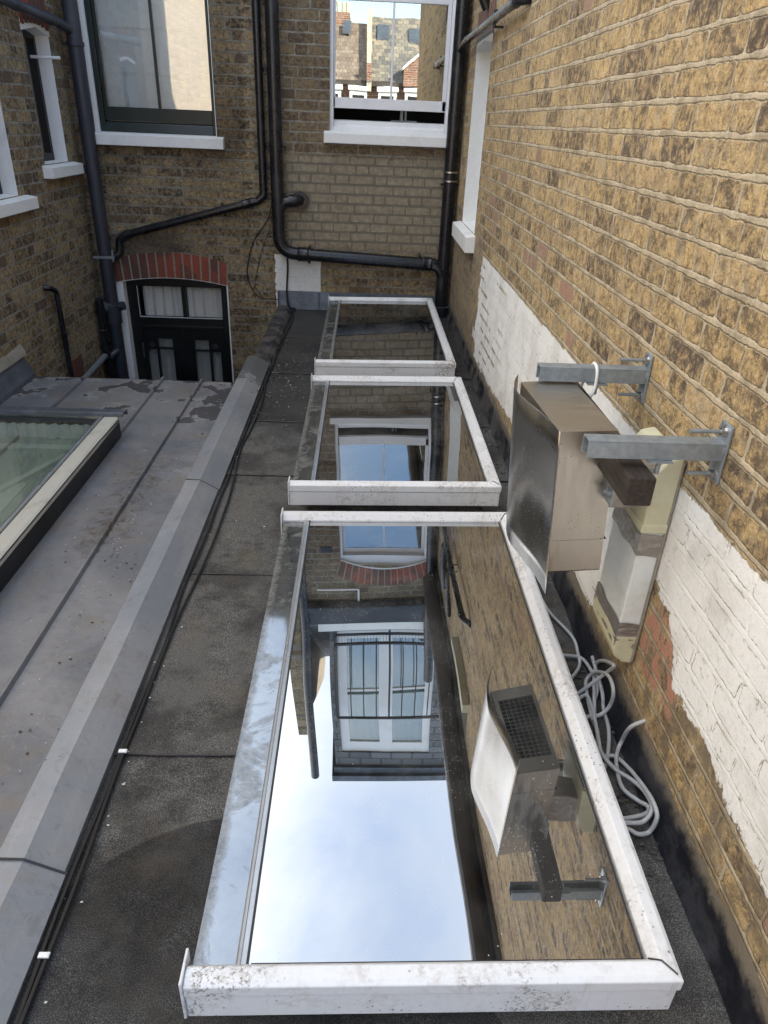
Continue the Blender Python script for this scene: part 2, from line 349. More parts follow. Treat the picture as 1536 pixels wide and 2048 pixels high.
M_white = paint('white_window_paint', (.76, .77, .79), .42, dirt=.22, dcol=(.25, .2, .15), bump=.25, var=.12, speck=.5)
M_whitewall = paint('white_masonry_paint', (.78, .79, .78), .7, dirt=.3, dcol=(.35, .33, .3), bump=.5, var=.12)
M_green = paint('dark_green_paint', (.009, .018, .017), .38, dirt=.15, dcol=(.2, .2, .18), bump=.25, var=.5)
M_blackp = paint('black_door_paint', (.004, .0045, .006), .4, dirt=.1, dcol=(.03, .03, .03), bump=.1)
M_pvc = paint('black_plastic_pipe', (.010, .011, .015), .28, dirt=.6, dcol=(.055, .055, .055), bump=.08, var=.4, dsc=7)
M_iron = paint('painted_iron_pipe', (.028, .032, .045), .5, dirt=.5, dcol=(.09, .09, .09), bump=.4, var=.5)
M_steelb = paint('steel_band', (.55, .55, .56), .3, 1.0, dirt=.2)
M_brown = paint('brown_gutter', (.045, .035, .03), .5, dirt=.3)
def alu():
    t = MT('white_aluminium'); n = t.noise(6, 6, .7); f = t.noise(70, 4, .7)
    c = t.mix(t.ss(f, .35, .75, 0, .12), (.66, .675, .70), (.42, .41, .41))
    c = t.mix(t.M('MULTIPLY', t.ss(n, .46, .68, 0, .5), t.ss(f, .38, .58)), c, (.33, .28, .22))
    v = t.vor(70); c = t.mix(t.M('MULTIPLY', t.ss(v, .22, .12), t.ss(t.noise(7, 3, .6), .44, .60, 0, .85)), c, (.07, .06, .04))
    g2 = t.M('MULTIPLY', t.ss(t.noise(3.1, 3, .6), .54, .62), t.ss(t.noise(90, 5, .85), .50, .60)); c = t.mix(t.M('MULTIPLY', g2, .8), c, (.12, .09, .06))
    st = t.noise(7, 4, .7, v=t.scale((6, 6, .6))); c = t.mix(t.ss(st, .56, .72, 0, .4), c, (.40, .37, .33))
    geo = t.xyz()
    return t.out(c, t.ss(n, .3, .7, .35, .6), 0, t.bump(f, .12, .002))
M_alu = alu()
def skyglass():
    t = MT('solar_glass'); X = t.xyz()
    w1 = t.noise(1.3, 1, .4); nrm = t.bump(w1, .35, .010)
    g = t.n.new('ShaderNodeBsdfGlossy'); g.inputs['Color'].default_value = (.54, .55, .56, 1); g.inputs['Roughness'].default_value = .0
    t.l.new(nrm, g.inputs['Normal'])
    d = t.b; d.inputs['Base Color'].default_value = (.012, .016, .02, 1); d.inputs['Roughness'].default_value = .4; d.inputs['Specular IOR Level'].default_value = 0
    # dust film, drops and bird specks on the pane
    dust = t.ss(t.noise(3.0, 6, .7), .35, .75, 0.0, .07)
    sp = t.M('MULTIPLY', t.ss(t.vor(38), .075, .045), t.ss(t.noise(5, 3), .50, .60))
    sp2 = t.M('MULTIPLY', t.ss(t.vor(150), .16, .08), t.ss(t.noise(6, 3), .48, .58))
    df = t.n.new('ShaderNodeBsdfDiffuse'); df.inputs['Color'].default_value = (.55, .55, .53, 1)
    a = t.n.new('ShaderNodeMixShader'); a.inputs[0].default_value = .90; t.l.new(d.outputs[0], a.inputs[1]); t.l.new(g.outputs[0], a.inputs[2])
    b = t.n.new('ShaderNodeMixShader'); t.set(b.inputs[0], t.M('ADD', dust, t.M('MULTIPLY', t.M('MAXIMUM', sp, sp2), .7), clamp=True)); t.l.new(a.outputs[0], b.inputs[1]); t.l.new(df.outputs[0], b.inputs[2])
    t.l.new(b.outputs[0], t.n['Material Output'].inputs[0]); return t.m
M_glass = skyglass()
def clearglass(name, fac, tint=(.8, .88, .86), wav=.07, gcol=(1, 1, 1)):
    t = MT(name); g = t.n.new('ShaderNodeBsdfGlossy'); g.inputs['Roughness'].default_value = 0; g.inputs['Color'].default_value = (*gcol, 1)
    if wav: t.l.new(t.bump(t.noise(2.2, 2, .5), wav, .006), g.inputs['Normal'])
    tr = t.n.new('ShaderNodeBsdfTransparent'); tr.inputs['Color'].default_value = (*tint, 1)
    a = t.n.new('ShaderNodeMixShader'); a.inputs[0].default_value = fac; t.l.new(tr.outputs[0], a.inputs[1]); t.l.new(g.outputs[0], a.inputs[2])
    t.l.new(a.outputs[0], t.n['Material Output'].inputs[0]); return t.m
M_wglass = clearglass('window_glass', .33)
M_gglass = clearglass('curtained_window_glass', .26, (.96, .98, .98))
M_lglass = clearglass('rooflight_glass', .32, (.92, .97, .95), .07)
M_cloth = paint('white_curtain_cloth', (.88, .88, .88), .9, dirt=.1, dcol=(.5, .5, .5), bump=.3)
M_net = paint('grey_curtain_cloth', (.62, .61, .57), .9, dirt=.2, dcol=(.4, .4, .38), bump=.3)
M_dark = paint('dark_interior', (.018, .017, .018), .9, dirt=0)
M_room = paint('pale_interior', (.72, .76, .72), .9, dirt=.1)
def felt():
    t = MT('mineral_felt'); X = t.xyz()
    n1 = t.noise(2.4, 6, .68); n2 = t.noise(420, 2, .5); n3 = t.noise(11, 5, .7)
    c = t.mix(t.ss(n2, .45, .68), (.058, .057, .055), (.225, .218, .205))
    c = t.mix(t.ss(n1, .44, .60, 0, .8), c, t.mul(c, (.36, .35, .36)))
    c = t.mix(t.ss(t.noise(5.5, 6, .75, dist=1.2), .54, .66, 0, .25), c, (.17, .155, .13))
    c = t.mix(t.ss(n3, .52, .72, 0, .5), c, (.018, .018, .018))
    brn = t.M('MULTIPLY', t.ss(t.noise(3.3, 5, .7), .5, .7, 0, .45), t.ss(X[1], 3.8, 2.4, 0, 1)); c = t.mix(brn, c, (.12, .10, .07))
    # darker patch in the near corner with its own curved edge
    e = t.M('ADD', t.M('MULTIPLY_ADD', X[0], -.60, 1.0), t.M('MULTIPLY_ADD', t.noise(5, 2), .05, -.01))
    darkened = t.M('MULTIPLY', t.ss(t.M('SUBTRACT', t.M('ADD', X[1], t.M('MULTIPLY', t.M('POWER', t.M('ADD', X[0], .28), 2.0), 1.35)), 1.245), .005, -.005), 1.0)
    c = t.mix(t.M('MULTIPLY', darkened, .72), c, t.mul(c, (.28, .29, .32)))
    wet = t.ss(t.M('ADD', X[1], t.M('MULTIPLY', n1, 1.6)), 4.3, 5.0)
    c = t.mix(t.M('MULTIPLY', wet, .7), c, (.018, .018, .019))
    fl = t.M('MULTIPLY', t.ss(t.noise(34, 5, .8, v=t.scale((1, 1.6, 1))), .60, .66), t.ss(t.noise(2.1, 3), .45, .62))
    c = t.mix(t.M('MULTIPLY', fl, t.ss(X[1], 3.6, 4.4, 0, .5)), c, (.30, .30, .29))
    rough = t.ss(wet, 0, 1, .9, .5)
    return t.out(c, rough, 0, t.bump(t.M('ADD', t.noise(160, 3, .7), t.M('MULTIPLY', n3, 1.5)), .7, .004), .3)
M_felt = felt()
def leadm(name, col, rough=.5, streak=.4, metal=.35):
    t = MT(name); n = t.noise(3, 6, .7, dist=.8); f = t.noise(26, 5, .7); s2 = t.noise(1.4, 3, v=t.scale((6, 1, 6)))
    c = t.mix(t.ss(n, .35, .7), tuple(x * .72 for x in col), tuple(min(1, x * 1.3) for x in col))
    c = t.mix(t.ss(s2, .45, .65, 0, streak), c, tuple(min(1, x * 1.55) for x in col)); c = t.mix(t.ss(f, .5, .75, 0, .3), c, tuple(x * .4 for x in col))
    return t.out(c, t.ss(f, .3, .7, rough * .8, rough * 1.2), metal, t.bump(t.M('ADD', f, t.M('MULTIPLY', n, 2.5)), .16, .004))
M_lead = leadm('lead_flashing', (.10, .115, .14))
def stripm():
    t = MT('dirty_overhanging_glass_edge'); X = t.xyz(); n = t.noise(5, 6, .72, dist=.6); f = t.noise(38, 5, .75)
    g = t.n.new('ShaderNodeBsdfGlossy'); g.inputs['Color'].default_value = (.25, .29, .34, 1); g.inputs['Roughness'].default_value = .06
    t.l.new(t.bump(t.noise(3, 2, .5), .3, .004), g.inputs['Normal'])
    d = t.b; d.inputs['Roughness'].default_value = .6
    t.set(d.inputs['Base Color'], t.mix(t.ss(f, .4, .65), (.17, .175, .17), (.065, .062, .057)))
    outer = t.ss(t.M('ADD', X[0], t.M('MULTIPLY_ADD', n, .06, -.03)), -.262, -.292)
    dirt = t.M('MAXIMUM', t.M('MULTIPLY', outer, .8), t.M('MULTIPLY', t.ss(n, .44, .60), .75)); dirt = t.M('MAXIMUM', dirt, .30)
    a = t.n.new('ShaderNodeMixShader'); t.set(a.inputs[0], dirt); t.l.new(g.outputs[0], a.inputs[1]); t.l.new(d.outputs[0], a.inputs[2])
    t.l.new(a.outputs[0], t.n['Material Output'].inputs[0]); return t.m
M_strip = stripm()
def zinc():
    t = MT('weathered_zinc'); X = t.xyz(); n = t.noise(1.5, 6, .62, dist=.5); f = t.noise(19, 6, .75, dist=.6); y = X[1]
    c = t.mix(t.ss(n, .36, .66), (.150, .158, .178), (.25, .25, .262))
    c = t.mix(t.ss(t.noise(2.2, 5, .7, dist=1.2), .46, .66, 0, .75), c, (.225, .19, .155))
    c = t.mix(t.ss(f, .48, .75, 0, .3), c, (.07, .072, .08))
    c = t.mix(t.M('MULTIPLY', t.ss(t.noise(30, 5, .8, dist=1.5), .56, .68), t.ss(t.noise(1.9, 3), .48, .6, 0, .45)), c, (.42, .42, .42))
    # wet patches at the far end, dried lime rings
    wn_ = t.M('ADD', t.M('MULTIPLY', y, .16), t.M('MULTIPLY', t.noise(4.0, 4, .55, v=t.scale((1, 1.0, 1))), .95))
    wn_ = t.M('ADD', wn_, t.ss(X[0], -1.5, -.9, -.04, .05)); wet = t.ss(wn_, 1.245, 1.257); ring = t.M('MULTIPLY', t.ss(wn_, 1.17, 1.23), t.ss(wn_, 1.29, 1.25))
    c = t.mix(t.M('MULTIPLY', ring, t.ss(t.noise(9, 5, .8), .40, .60, 0, .5)), c, (.38, .38, .38))
    c = t.mix(t.M('MULTIPLY', wet, .75), c, (.045, .047, .052))
    # grime beside the rooflight
    gr = t.M('MULTIPLY', t.ss(t.M('ABSOLUTE', t.M('SUBTRACT', X[0], -1.17)), .16, .05), t.M('MULTIPLY', t.ss(y, 2.5, 2.9), t.ss(y, 3.9, 3.5)))
    c = t.mix(t.M('MULTIPLY', gr, t.ss(t.noise(14, 6, .8, dist=1), .44, .66)), c, (.075, .058, .042))
    sp = t.M('MULTIPLY', t.ss(t.vor(28), .09, .05), t.ss(t.noise(4, 2), .5, .56)); c = t.mix(sp, c, (.03, .03, .03))
    r = t.ss(wet, 0, 1, .55, .22)
    return t.out(c, r, t.ss(wet, 0, 1, .3, .1), t.bump(t.M('ADD', t.M('MULTIPLY', n, 3), f), .35, .008))
M_zinc = zinc()
def copingm():
    t = MT('coping_lead'); n = t.noise(2.2, 5, .6); f = t.noise(24, 6, .75, dist=.8); y = t.xyz()[1]
    c = t.mix(t.ss(n, .35, .68), (.20, .215, .24), (.27, .275, .29))
    c = t.mix(t.ss(t.noise(4, 5, .7), .52, .68, 0, .5), c, (.22, .19, .165))
    c = t.mix(t.ss(f, .50, .72, 0, .4), c, (.10, .10, .105))
    c = t.mix(t.ss(t.noise(3, 5, .7, v=t.scale((5, .5, 5))), .52, .68, 0, .3), c, (.34, .34, .34))
    wv = t.M('ADD', t.M('MULTIPLY', y, .40), t.noise(7, 4, .6)); c = t.mix(t.ss(wv, 2.34, 2.38, 0, .75), c, (.075, .08, .08))
    c = t.mix(t.M('MULTIPLY', t.ss(t.vor(22), .06, .035), t.ss(t.noise(3, 2), .46, .5)), c, (.02, .02, .02))
    return t.out(c, .45, .3, t.bump(t.M('ADD', f, t.M('MULTIPLY', n, 3)), .25, .006))
M_cop = copingm()
def bitumen():
    t = MT('bitumen_strip'); n = t.noise(6, 5, .7); f = t.noise(60, 4, .7); X = t.xyz()
    c = t.mix(t.ss(n, .4, .65), (.010, .011, .016), (.035, .036, .042))
    tp = t.ss(t.M('ADD', X[2], t.M('MULTIPLY_ADD', t.noise(18, 5, .8), .09, -.045)), .085, .125)
    c = t.mix(t.M('MULTIPLY', tp, .85), c, (.20, .17, .13))
    c = t.mix(t.M('MULTIPLY', t.ss(X[1], 2.0, 2.8), t.ss(n, .4, .6, 0, .7)), c, (.09, .08, .07))
    return t.out(c, t.ss(n, .3, .7, .3, .75), 0, t.bump(t.M('ADD', f, t.M('MULTIPLY', n, 2)), .5, .006))
M_bit = bitumen()
def steel(name, col=(.50, .47, .43), rough=.22, sy=(1, 40, 1), spots=.6):
    t = MT(name); g = t.noise(12, 3, .6, v=t.scale(sy)); n = t.noise(4, 4)
    c = t.mix(t.ss(n, .35, .7), col, tuple(x * .88 for x in col))
    sp = t.M('MULTIPLY', t.ss(t.vor(95), .17, .10), t.ss(t.noise(12, 3), .42, .6)); c = t.mix(t.M('MULTIPLY', sp, spots), c, (.09, .06, .035))
    return t.out(c, t.M('ADD', t.ss(g, .3, .7, rough * .8, rough * 1.3), t.M('MULTIPLY', sp, .4)), 1.0, None)
M_steel = steel('brushed_stainless_steel', (.53, .505, .46), .38)
M_steeld = steel('polished_stainless_sheet', (.42, .40, .37), .26, (.3, .3, .3), .10)
M_galv = paint('galvanised_steel', (.33, .38, .42), .42, .55, dirt=.45, dcol=(.14, .18, .22), bump=.35, var=.6, dsc=9)
def timber():
    t = MT('weathered_timber'); g = t.noise(10, 5, .7, v=t.scale((9, .8, 9)), dist=.6); c = t.ramp(g, [(.3, (.012, .009, .008)), (.6, (.045, .035, .028)), (.8, (.085, .068, .054))])
    return t.out(c, .85, 0, t.bump(g, .6, .004))
M_wood = timber()
M_duct = paint('white_plastic_duct', (.66, .68, .66), .4, dirt=.5, dcol=(.40, .36, .2), bump=.15, dsc=6)
M_cream = paint('yellowed_cream_plastic', (.56, .54, .38), .45, dirt=.5, dcol=(.35, .3, .16), bump=.2, dsc=8)
def tape():
    t = MT('foil_tape'); n = t.noise(22, 5, .7, dist=2.5)
    return t.out(t.mix(n, (.20, .18, .16), (.50, .47, .44)), .34, .75, t.bump(n, .9, .006))
M_tape = tape()
M_cable = paint('grey_cable', (.44, .45, .46), .5, dirt=.6, dcol=(.14, .13, .11), bump=.1, dsc=9)
M_wcable = paint('white_cable', (.74, .75, .76), .45, dirt=.2)
M_bcable = paint('black_cable', (.008, .008, .009), .5, dirt=.15)
def rooft(name, cols, sc, tile=.28):
    t = MT(name); X = t.xyz(); r = t.M('DIVIDE', X[2], tile * .6); row = t.M('FLOOR', r); fr = t.M('FRACT', r)
    u = t.M('ADD', t.M('DIVIDE', X[0], sc), t.M('MULTIPLY', row, .5)); fu = t.M('FRACT', u)
    rn = t.white(t.comb(t.M('FLOOR', u), row, 2.0))[0]
    c = t.ramp(t.M('ADD', t.M('MULTIPLY', rn, .5), t.M('MULTIPLY', t.noise(1.6, 4), .5)), cols)
    edge = t.M('MAXIMUM', t.ss(fr, .18, .0), t.ss(t.M('ABSOLUTE', t.M('SUBTRACT', fu, .5)), .42, .5)); c = t.mix(t.M('MULTIPLY', edge, .6), c, (.04, .035, .03))
    return t.out(c, .85, 0, t.bump(t.M('SUBTRACT', 1.0, edge), .6, .02))
M_tile = rooft('brown_pantiles', [(.2, (.15, .11, .085)), (.5, (.20, .155, .12)), (.8, (.27, .22, .17))], .16, .24)
M_slate = rooft('grey_slates', [(.2, (.10, .10, .10)), (.5, (.18, .165, .14)), (.8, (.30, .26, .19))], .22, .22)
M_slated = rooft('dark_slates', [(.2, (.10, .11, .125)), (.8, (.18, .19, .21))], .3, .2)
M_grave = paint('ground_paving', (.16, .15, .14), .95, bump=.6, var=.6)
M_blue = paint('blue_slate_lead', (.022, .028, .04), .45, dirt=.3)
M_leaf = paint('dead_leaves', (.07, .06, .05), .8)
M_flake = paint('paint_flakes', (.62, .60, .56), .8, dirt=.3)
# ================================================================== SETTING
YB = 6.90; XR = 0.82; XL = -2.46
bm = BM(); quad(bm, (-60, -60, -3.2), (60, -60, -3.2), (60, 60, -3.2), (-60, 60, -3.2)); tag(link('ground', bm, M_grave), kind='structure')
bm = BM(); box(bm, XL + .01, -.84, 4.9, YB - .01, -2.4, -2.3); tag(link('courtyard_paving', bm, M_grave), kind='structure')

def panel_wall(bm, ax, const, u0, u1, z0, z1, holes, depth, sgn=1, mi=0, reveal_mi=1):
    """wall face on a plane (ax = constant axis) with rectangular holes and their reveals; sgn = side the wall body lies on"""
    us = sorted({u0, u1, *[h[0] for h in holes], *[h[1] for h in holes]}); zs = sorted({z0, z1, *[h[2] for h in holes], *[h[3] for h in holes]})
    P = (lambda u, z, d=0: (const + sgn * d, u, z)) if ax == 0 else (lambda u, z, d=0: (u, const + sgn * d, z))
    for a, b in zip(us, us[1:]):
        for c, d in zip(zs, zs[1:]):
            if any(h[0] <= a and b <= h[1] and h[2] <= c and d <= h[3] for h in holes): continue
            quad(bm, P(a, c), P(b, c), P(b, d), P(a, d), mi=mi)
    for a, b, c, d in [h[:4] for h in holes]:
        for p in (((a, c), (b, c)), ((b, c), (b, d)), ((b, d), (a, d)), ((a, d), (a, c))):
            quad(bm, P(*p[0]), P(*p[0], depth), P(*p[1], depth), P(*p[1]), mi=reveal_mi)

# ------------------------------------------------------------------ rear house
house = thing('rear_house', 'brown brick rear house closing the far end, with white and green sash windows', 'house', (0, YB, 0))
WW = (-.312, .70, 1.50, 3.25); GW = (-2.30, -1.275, 1.43, 3.25); DR = (-2.305, -1.268, -2.3, .205)
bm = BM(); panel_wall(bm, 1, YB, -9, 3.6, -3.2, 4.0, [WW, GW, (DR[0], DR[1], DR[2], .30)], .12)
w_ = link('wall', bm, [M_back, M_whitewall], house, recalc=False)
bm = BM()    # white segmental edge over the door opening and over the windows
def spandrel(bm, x0, x1, zs, rise, ztop, y0, y1, n=14):
    xs = [x0 + (x1 - x0) * i / n for i in range(n + 1)]; zz = [zs + rise * (1 - (2 * i / n - 1) ** 2) for i in range(n + 1)]
    for i in range(n):
        hexa(bm, [(xs[i], y0, zz[i]), (xs[i + 1], y0, zz[i + 1]), (xs[i + 1], y1, zz[i + 1]), (xs[i], y1, zz[i]), (xs[i], y0, ztop), (xs[i + 1], y0, ztop), (xs[i + 1], y1, ztop), (xs[i], y1, ztop)])
spandrel(bm, DR[0] + .002, DR[1] - .002, .185, .055, .298, YB - .002, YB + .11); link('arch_soffit', bm, M_whitewall, house)
def arch(name, x0, x1, z0, rise, h, n, parent, y=YB, splay=.05, holes=None):
    """flat segmental arch of upright red bricks"""
    bm = BM()
    rnd = random.Random(int(x0 * 100))
    for i in range(n):
        g = .20; a = (i + g / 2) / n; b = (i + 1 - g / 2) / n
        def pt(u, top):
            c = 2 * u - 1
            return (x0 + (x1 - x0) * u + (splay * c if top else 0), z0 + rise * (1 - c * c) + (h * (1 - .12 * c * c) if top else 0))
        p = [pt(a, 0), pt(b, 0), pt(b, 1), pt(a, 1)]; d = rnd.uniform(.006, .011)
        hexa(bm, [(p[0][0], y - d, p[0][1]), (p[1][0], y - d, p[1][1]), (p[1][0], y + .02, p[1][1]), (p[0][0], y + .02, p[0][1]), (p[3][0], y - d, p[3][1]), (p[2][0], y - d, p[2][1]), (p[2][0], y + .02, p[2][1]), (p[3][0], y + .02, p[3][1])])
    a_ = link(name, bm, M_red, parent, bevel=.002)
    bm = BM()
    for i in range(12):
        a, b = i / 12, (i + 1) / 12
        def pt(u, top):
            c = 2 * u - 1
            return (x0 + (x1 - x0) * u + (splay * c if top else 0), z0 + rise * (1 - c * c) + (h * (1 - .12 * c * c) if top else 0))
        p = [pt(a, 0), pt(b, 0), pt(b, 1), pt(a, 1)]
        hexa(bm, [(p[0][0], y - .003, p[0][1]), (p[1][0], y - .003, p[1][1]), (p[1][0], y + .015, p[1][1]), (p[0][0], y + .015, p[0][1]), (p[3][0], y - .003, p[3][1]), (p[2][0], y - .003, p[2][1]), (p[2][0], y + .015, p[2][1]), (p[3][0], y + .015, p[3][1])])
    link('mortar', bm, M_mortar, a_)
arch('brick_arch', DR[0] - .0, DR[1] + .0, .192, .055, .225, 13, house, splay=.012)
arch('brick_arch', WW[0], WW[1], 3.18, .13, .22, 14, house, splay=.05)
bm = BM(); spandrel(bm, WW[0] + .001, WW[1] - .001, 3.17, .12, 3.32, YB - .002, YB + .11); link('arch_soffit', bm, M_whitewall, house)

# white sash window, lower sash raised a hand's width
win = bpy.data.objects.new('window', None); COL.objects.link(win); win.parent = house; win.location = (.2, 0, 1.5)
tag(win, 'white sash window with its lower sash slightly raised')
bm = BM(); ya, yb = YB + .035, YB + .125
box(bm, WW[0], -.283, ya, yb, 1.50, 3.29); box(bm, .672, WW[1], ya, yb, 1.50, 3.29)
box(bm, -.283, .672, ya, yb, 3.13, 3.29)
prism(bm, [(ya - .01, 1.50), (yb, 1.50), (yb, 1.60), (ya + .03, 1.592), (ya + .028, 1.56), (ya, 1.545)], 'x', -.283, .672)
link('frame', bm, M_white, win, bevel=.004)
bm = BM(); y0, y1 = YB + .06, YB + .10
box(bm, -.281, -.268, y0, y1, 1.69, 2.49); box(bm, .640, .670, y0, y1, 1.69, 2.49)
box(bm, -.281, .670, y0, y1, 1.685, 1.765); box(bm, -.268, .640, y0, y1, 2.44, 2.49); box(bm, .194, .212, y0 + .004, y1 - .01, 1.765, 2.44)
link('lower_sash', bm, M_white, win, bevel=.003)
bm = BM(); y0, y1 = YB + .085, YB + .122
box(bm, -.281, -.25, y0 + .018, y1, 2.49, 3.13); box(bm, .64, .670, y0 + .018, y1, 2.49, 3.13); box(bm, -.25, .64, y0 + .018, y1, 3.07, 3.13); box(bm, -.25, .64, y0 + .018, y1, 2.47, 2.51); box(bm, .194, .212, y0 + .022, y1 - .004, 2.51, 3.07)
link('upper_sash', bm, M_white, win, bevel=.003)
bm = BM(); box(bm, -.268, .64, YB + .078, YB + .082, 1.765, 2.44); link('pane', bm, M_wglass, win)
bm = BM(); box(bm, -.25, .64, YB + .110, YB + .114, 2.51, 3.07); link('pane', bm, M_wglass, win)
bm = BM(); prism(bm, [(YB - .07, 1.42), (YB + .034, 1.42), (YB + .034, 1.518), (YB - .07, 1.497)], 'x', -.36, .745); link('sill', bm, M_whitewall, win, bevel=.004)
bm = BM(); box(bm, -.6, 1.1, YB + .5, YB + 2.2, 1.2, 3.4); bmesh.ops.delete(bm, geom=[f for f in bm.faces if f.normal.y < -.9 or abs(f.calc_center_median().y - (YB + .5)) < .01], context='FACES')
quad(bm, (-.6, YB + .13, 1.55), (-.6, YB + .5, 1.55), (-.6, YB + .5, 3.4), (-.6, YB + .13, 3.4))
link('interior', bm, M_dark, win, recalc=False)
bm = BM(); box(bm, -.28, .1, YB + .30, YB + .6, 1.58, 1.60); box(bm, .30, .325, YB + .35, YB + .37, 1.5, 1.75); box(bm, .34, .355, YB + .35, YB + .37, 1.5, 1.75); box(bm, .22, .45, YB + .36, YB + .375, 1.60, 1.612)
links('worktop', bm, M_galv, win)

# green window with net curtains
win = bpy.data.objects.new('window', None); COL.objects.link(win); win.parent = house; win.location = (-1.78, 0, 1.43)
tag(win, 'dark green sash window with white net curtains')
bm = BM(); gx0, gx1 = GW[0] + .035, GW[1] - .006
box(bm, gx0, gx0 + .045, ya, yb, 1.435, 3.2); box(bm, gx1 - .028, gx1, ya, yb, 1.435, 3.2); box(bm, gx0, gx1, ya + .002, yb, 3.12, 3.2)
prism(bm, [(ya - .012, 1.435), (yb, 1.435), (yb, 1.515), (ya + .02, 1.507), (ya + .012, 1.49)], 'x', gx0 + .045, gx1 - .028)
link('frame', bm, M_green, win, bevel=.004)
bm = BM(); box(bm, GW[0] + .001, gx0, YB + .004, YB + .119, 1.43, 3.24); box(bm, gx1, GW[1] - .001, YB + .002, YB + .119, 1.43, 3.24); links('painted_reveal', bm, M_whitewall, win)
bm = BM(); y0, y1 = YB + .06, YB + .10; sx0, sx1 = gx0 + .047, gx1 - .03
box(bm, sx0, -2.188, y0, y1, 1.52, 2.55); box(bm, -1.315, sx1, y0, y1, 1.52, 2.55); box(bm, -2.188, -1.315, y0, y1, 1.52, 1.622); box(bm, -2.188, -1.315, y0, y1, 2.51, 2.55)
box(bm, -1.765, -1.742, y0 + .004, y1 - .01, 1.622, 2.51); link('lower_sash', bm, M_green, win, bevel=.003)
bm = BM(); box(bm, sx0, -2.18, y1 + .002, y1 + .03, 2.5, 3.12); box(bm, -1.32, sx1, y1 + .002, y1 + .03, 2.5, 3.12); box(bm, -2.18, -1.32, y1 + .002, y1 + .03, 3.07, 3.12); box(bm, -1.765, -1.742, y1 + .004, y1 + .028, 2.55, 3.07); link('upper_sash', bm, M_green, win, bevel=.003)
bm = BM(); box(bm, -2.188, -1.315, YB + .077, YB + .081, 1.622, 2.51); link('pane', bm, M_gglass, win)
bm = BM(); box(bm, -2.18, -1.32, YB + .115, YB + .118, 2.55, 3.07); link('pane', bm, M_gglass, win)
bm = BM(); prism(bm, [(YB - .07, 1.335), (YB + .03, 1.335), (YB + .03, 1.434), (YB - .07, 1.418)], 'x', -2.33, -1.215); link('sill', bm, M_whitewall, win, bevel=.004)
def cloth(name, x0, x1, z0, z1, y, amp, per, mt, parent, seed=1, bands=()):
    rnd = random.Random(seed); nx = max(20, int((x1 - x0) / .012)); nz = 24
    bm = BM(); G = []
    for j in range(nz + 1):
        row = []
        for i in range(nx + 1):
            x = x0 + (x1 - x0) * i / nx; z = z0 + (z1 - z0) * j / nz
            d = amp * math.sin(x / per * 6.28 + 1.5 * mnoise.noise(Vector((x * 4, z * .8, seed)))) + amp * .8 * mnoise.noise(Vector((x * 14, z * 1.5, seed + 5)))
            row.append(bm.verts.new((x, y + d, z)))
        G.append(row)
    for j in range(nz):
        for i in range(nx): bm.faces.new((G[j][i], G[j][i + 1], G[j + 1][i + 1], G[j + 1][i]))
    return link(name, bm, mt, parent, smooth=True)
cu = cloth('curtain', -2.26, -1.28, 1.5, 3.1, YB + .135, .003, .5, M_cloth, win, 3)
bm = BM()
for z in (1.87, 2.19): box(bm, -2.25, -1.29, YB + .126, YB + .130, z, z + .022)
for x in (-1.93, -1.52): box(bm, x, x + .035, YB + .1265, YB + .129, 1.5, 3.0)
links('hem', bm, M_cloth, cu)

# black french door below
dor = bpy.data.objects.new('door', None); COL.objects.link(dor); dor.parent = house; dor.location = (-1.78, 0, -2.3)
tag(dor, 'black glazed double door under the red brick arch')
bm = BM(); y0, y1 = YB + .10, YB + .17
box(bm, DR[0] + .06, -2.15, y0, y1, -2.3, .30); box(bm, -1.355, DR[1] - .012, y0, y1, -2.3, .30)
box(bm, -2.15, -1.355, y0, y1, .142, .30); box(bm, -2.15, -1.355, y0, y1, -.235, -.15); box(bm, -1.735, -1.70, y0 + .005, y1, -.15, .142)
box(bm, -2.15, -1.355, y0 - .02, y0, -.252, -.225)
link('frame', bm, M_blackp, dor, bevel=.004)
bm = BM(); box(bm, DR[0] + .0, DR[0] + .06, YB + .004, YB + .16, -2.3, .24); box(bm, DR[1] - .012, DR[1], YB + .001, YB + .16, -2.3, .21); links('painted_reveal', bm, M_whitewall, dor)
bm = BM(); box(bm, -2.15, -2.146, y0 + .001, y0 + .008, -.15, .142); box(bm, -2.146, -1.359, y0 + .001, y0 + .008, -.153, -.146); links('glazing_bead', bm, M_white, dor)
def leaf(xa, xb, panes, knob):
    bm = BM(); yy0, yy1 = YB + .115, YB + .16
    xs = sorted({xa, xb, *[p[0] for p in panes], *[p[1] for p in panes]}); zs = sorted({-2.3, -.237, *[p[2] for p in panes], *[p[3] for p in panes]})
    for a, b in zip(xs, xs[1:]):
        for c, d in zip(zs, zs[1:]):
            if any(p[0] <= a and b <= p[1] and p[2] <= c and d <= p[3] for p in panes): continue
            box(bm, a, b, yy0, yy1, c, d)
    bmesh.ops.remove_doubles(bm, verts=bm.verts, dist=1e-5)
    l_ = link('door_leaf', bm, M_blackp, dor)
    bm = BM()
    for p in panes: quad(bm, (p[0], yy0 + .02, p[2]), (p[1], yy0 + .02, p[2]), (p[1], yy0 + .02, p[3]), (p[0], yy0 + .02, p[3]))
    links('pane', bm, M_gglass, l_, recalc=False)
    bm = BM(); cyl(bm, (knob, yy0 + .001, -.425), (knob, yy0 - .012, -.425), .026, 18); link('rosette', bm, M_iron, l_)
leaf(-2.15, -1.752, [(-2.012, -1.868, -.455, -.362), (-2.125, -2.03, -1.5, -.47), (-2.012, -1.868, -1.5, -.47)], -2.07)
leaf(-1.750, -1.355, [(-1.655, -1.512, -.465, -.366), (-1.655, -1.512, -1.5, -.48), (-1.492, -1.40, -1.5, -.48)], -1.45)
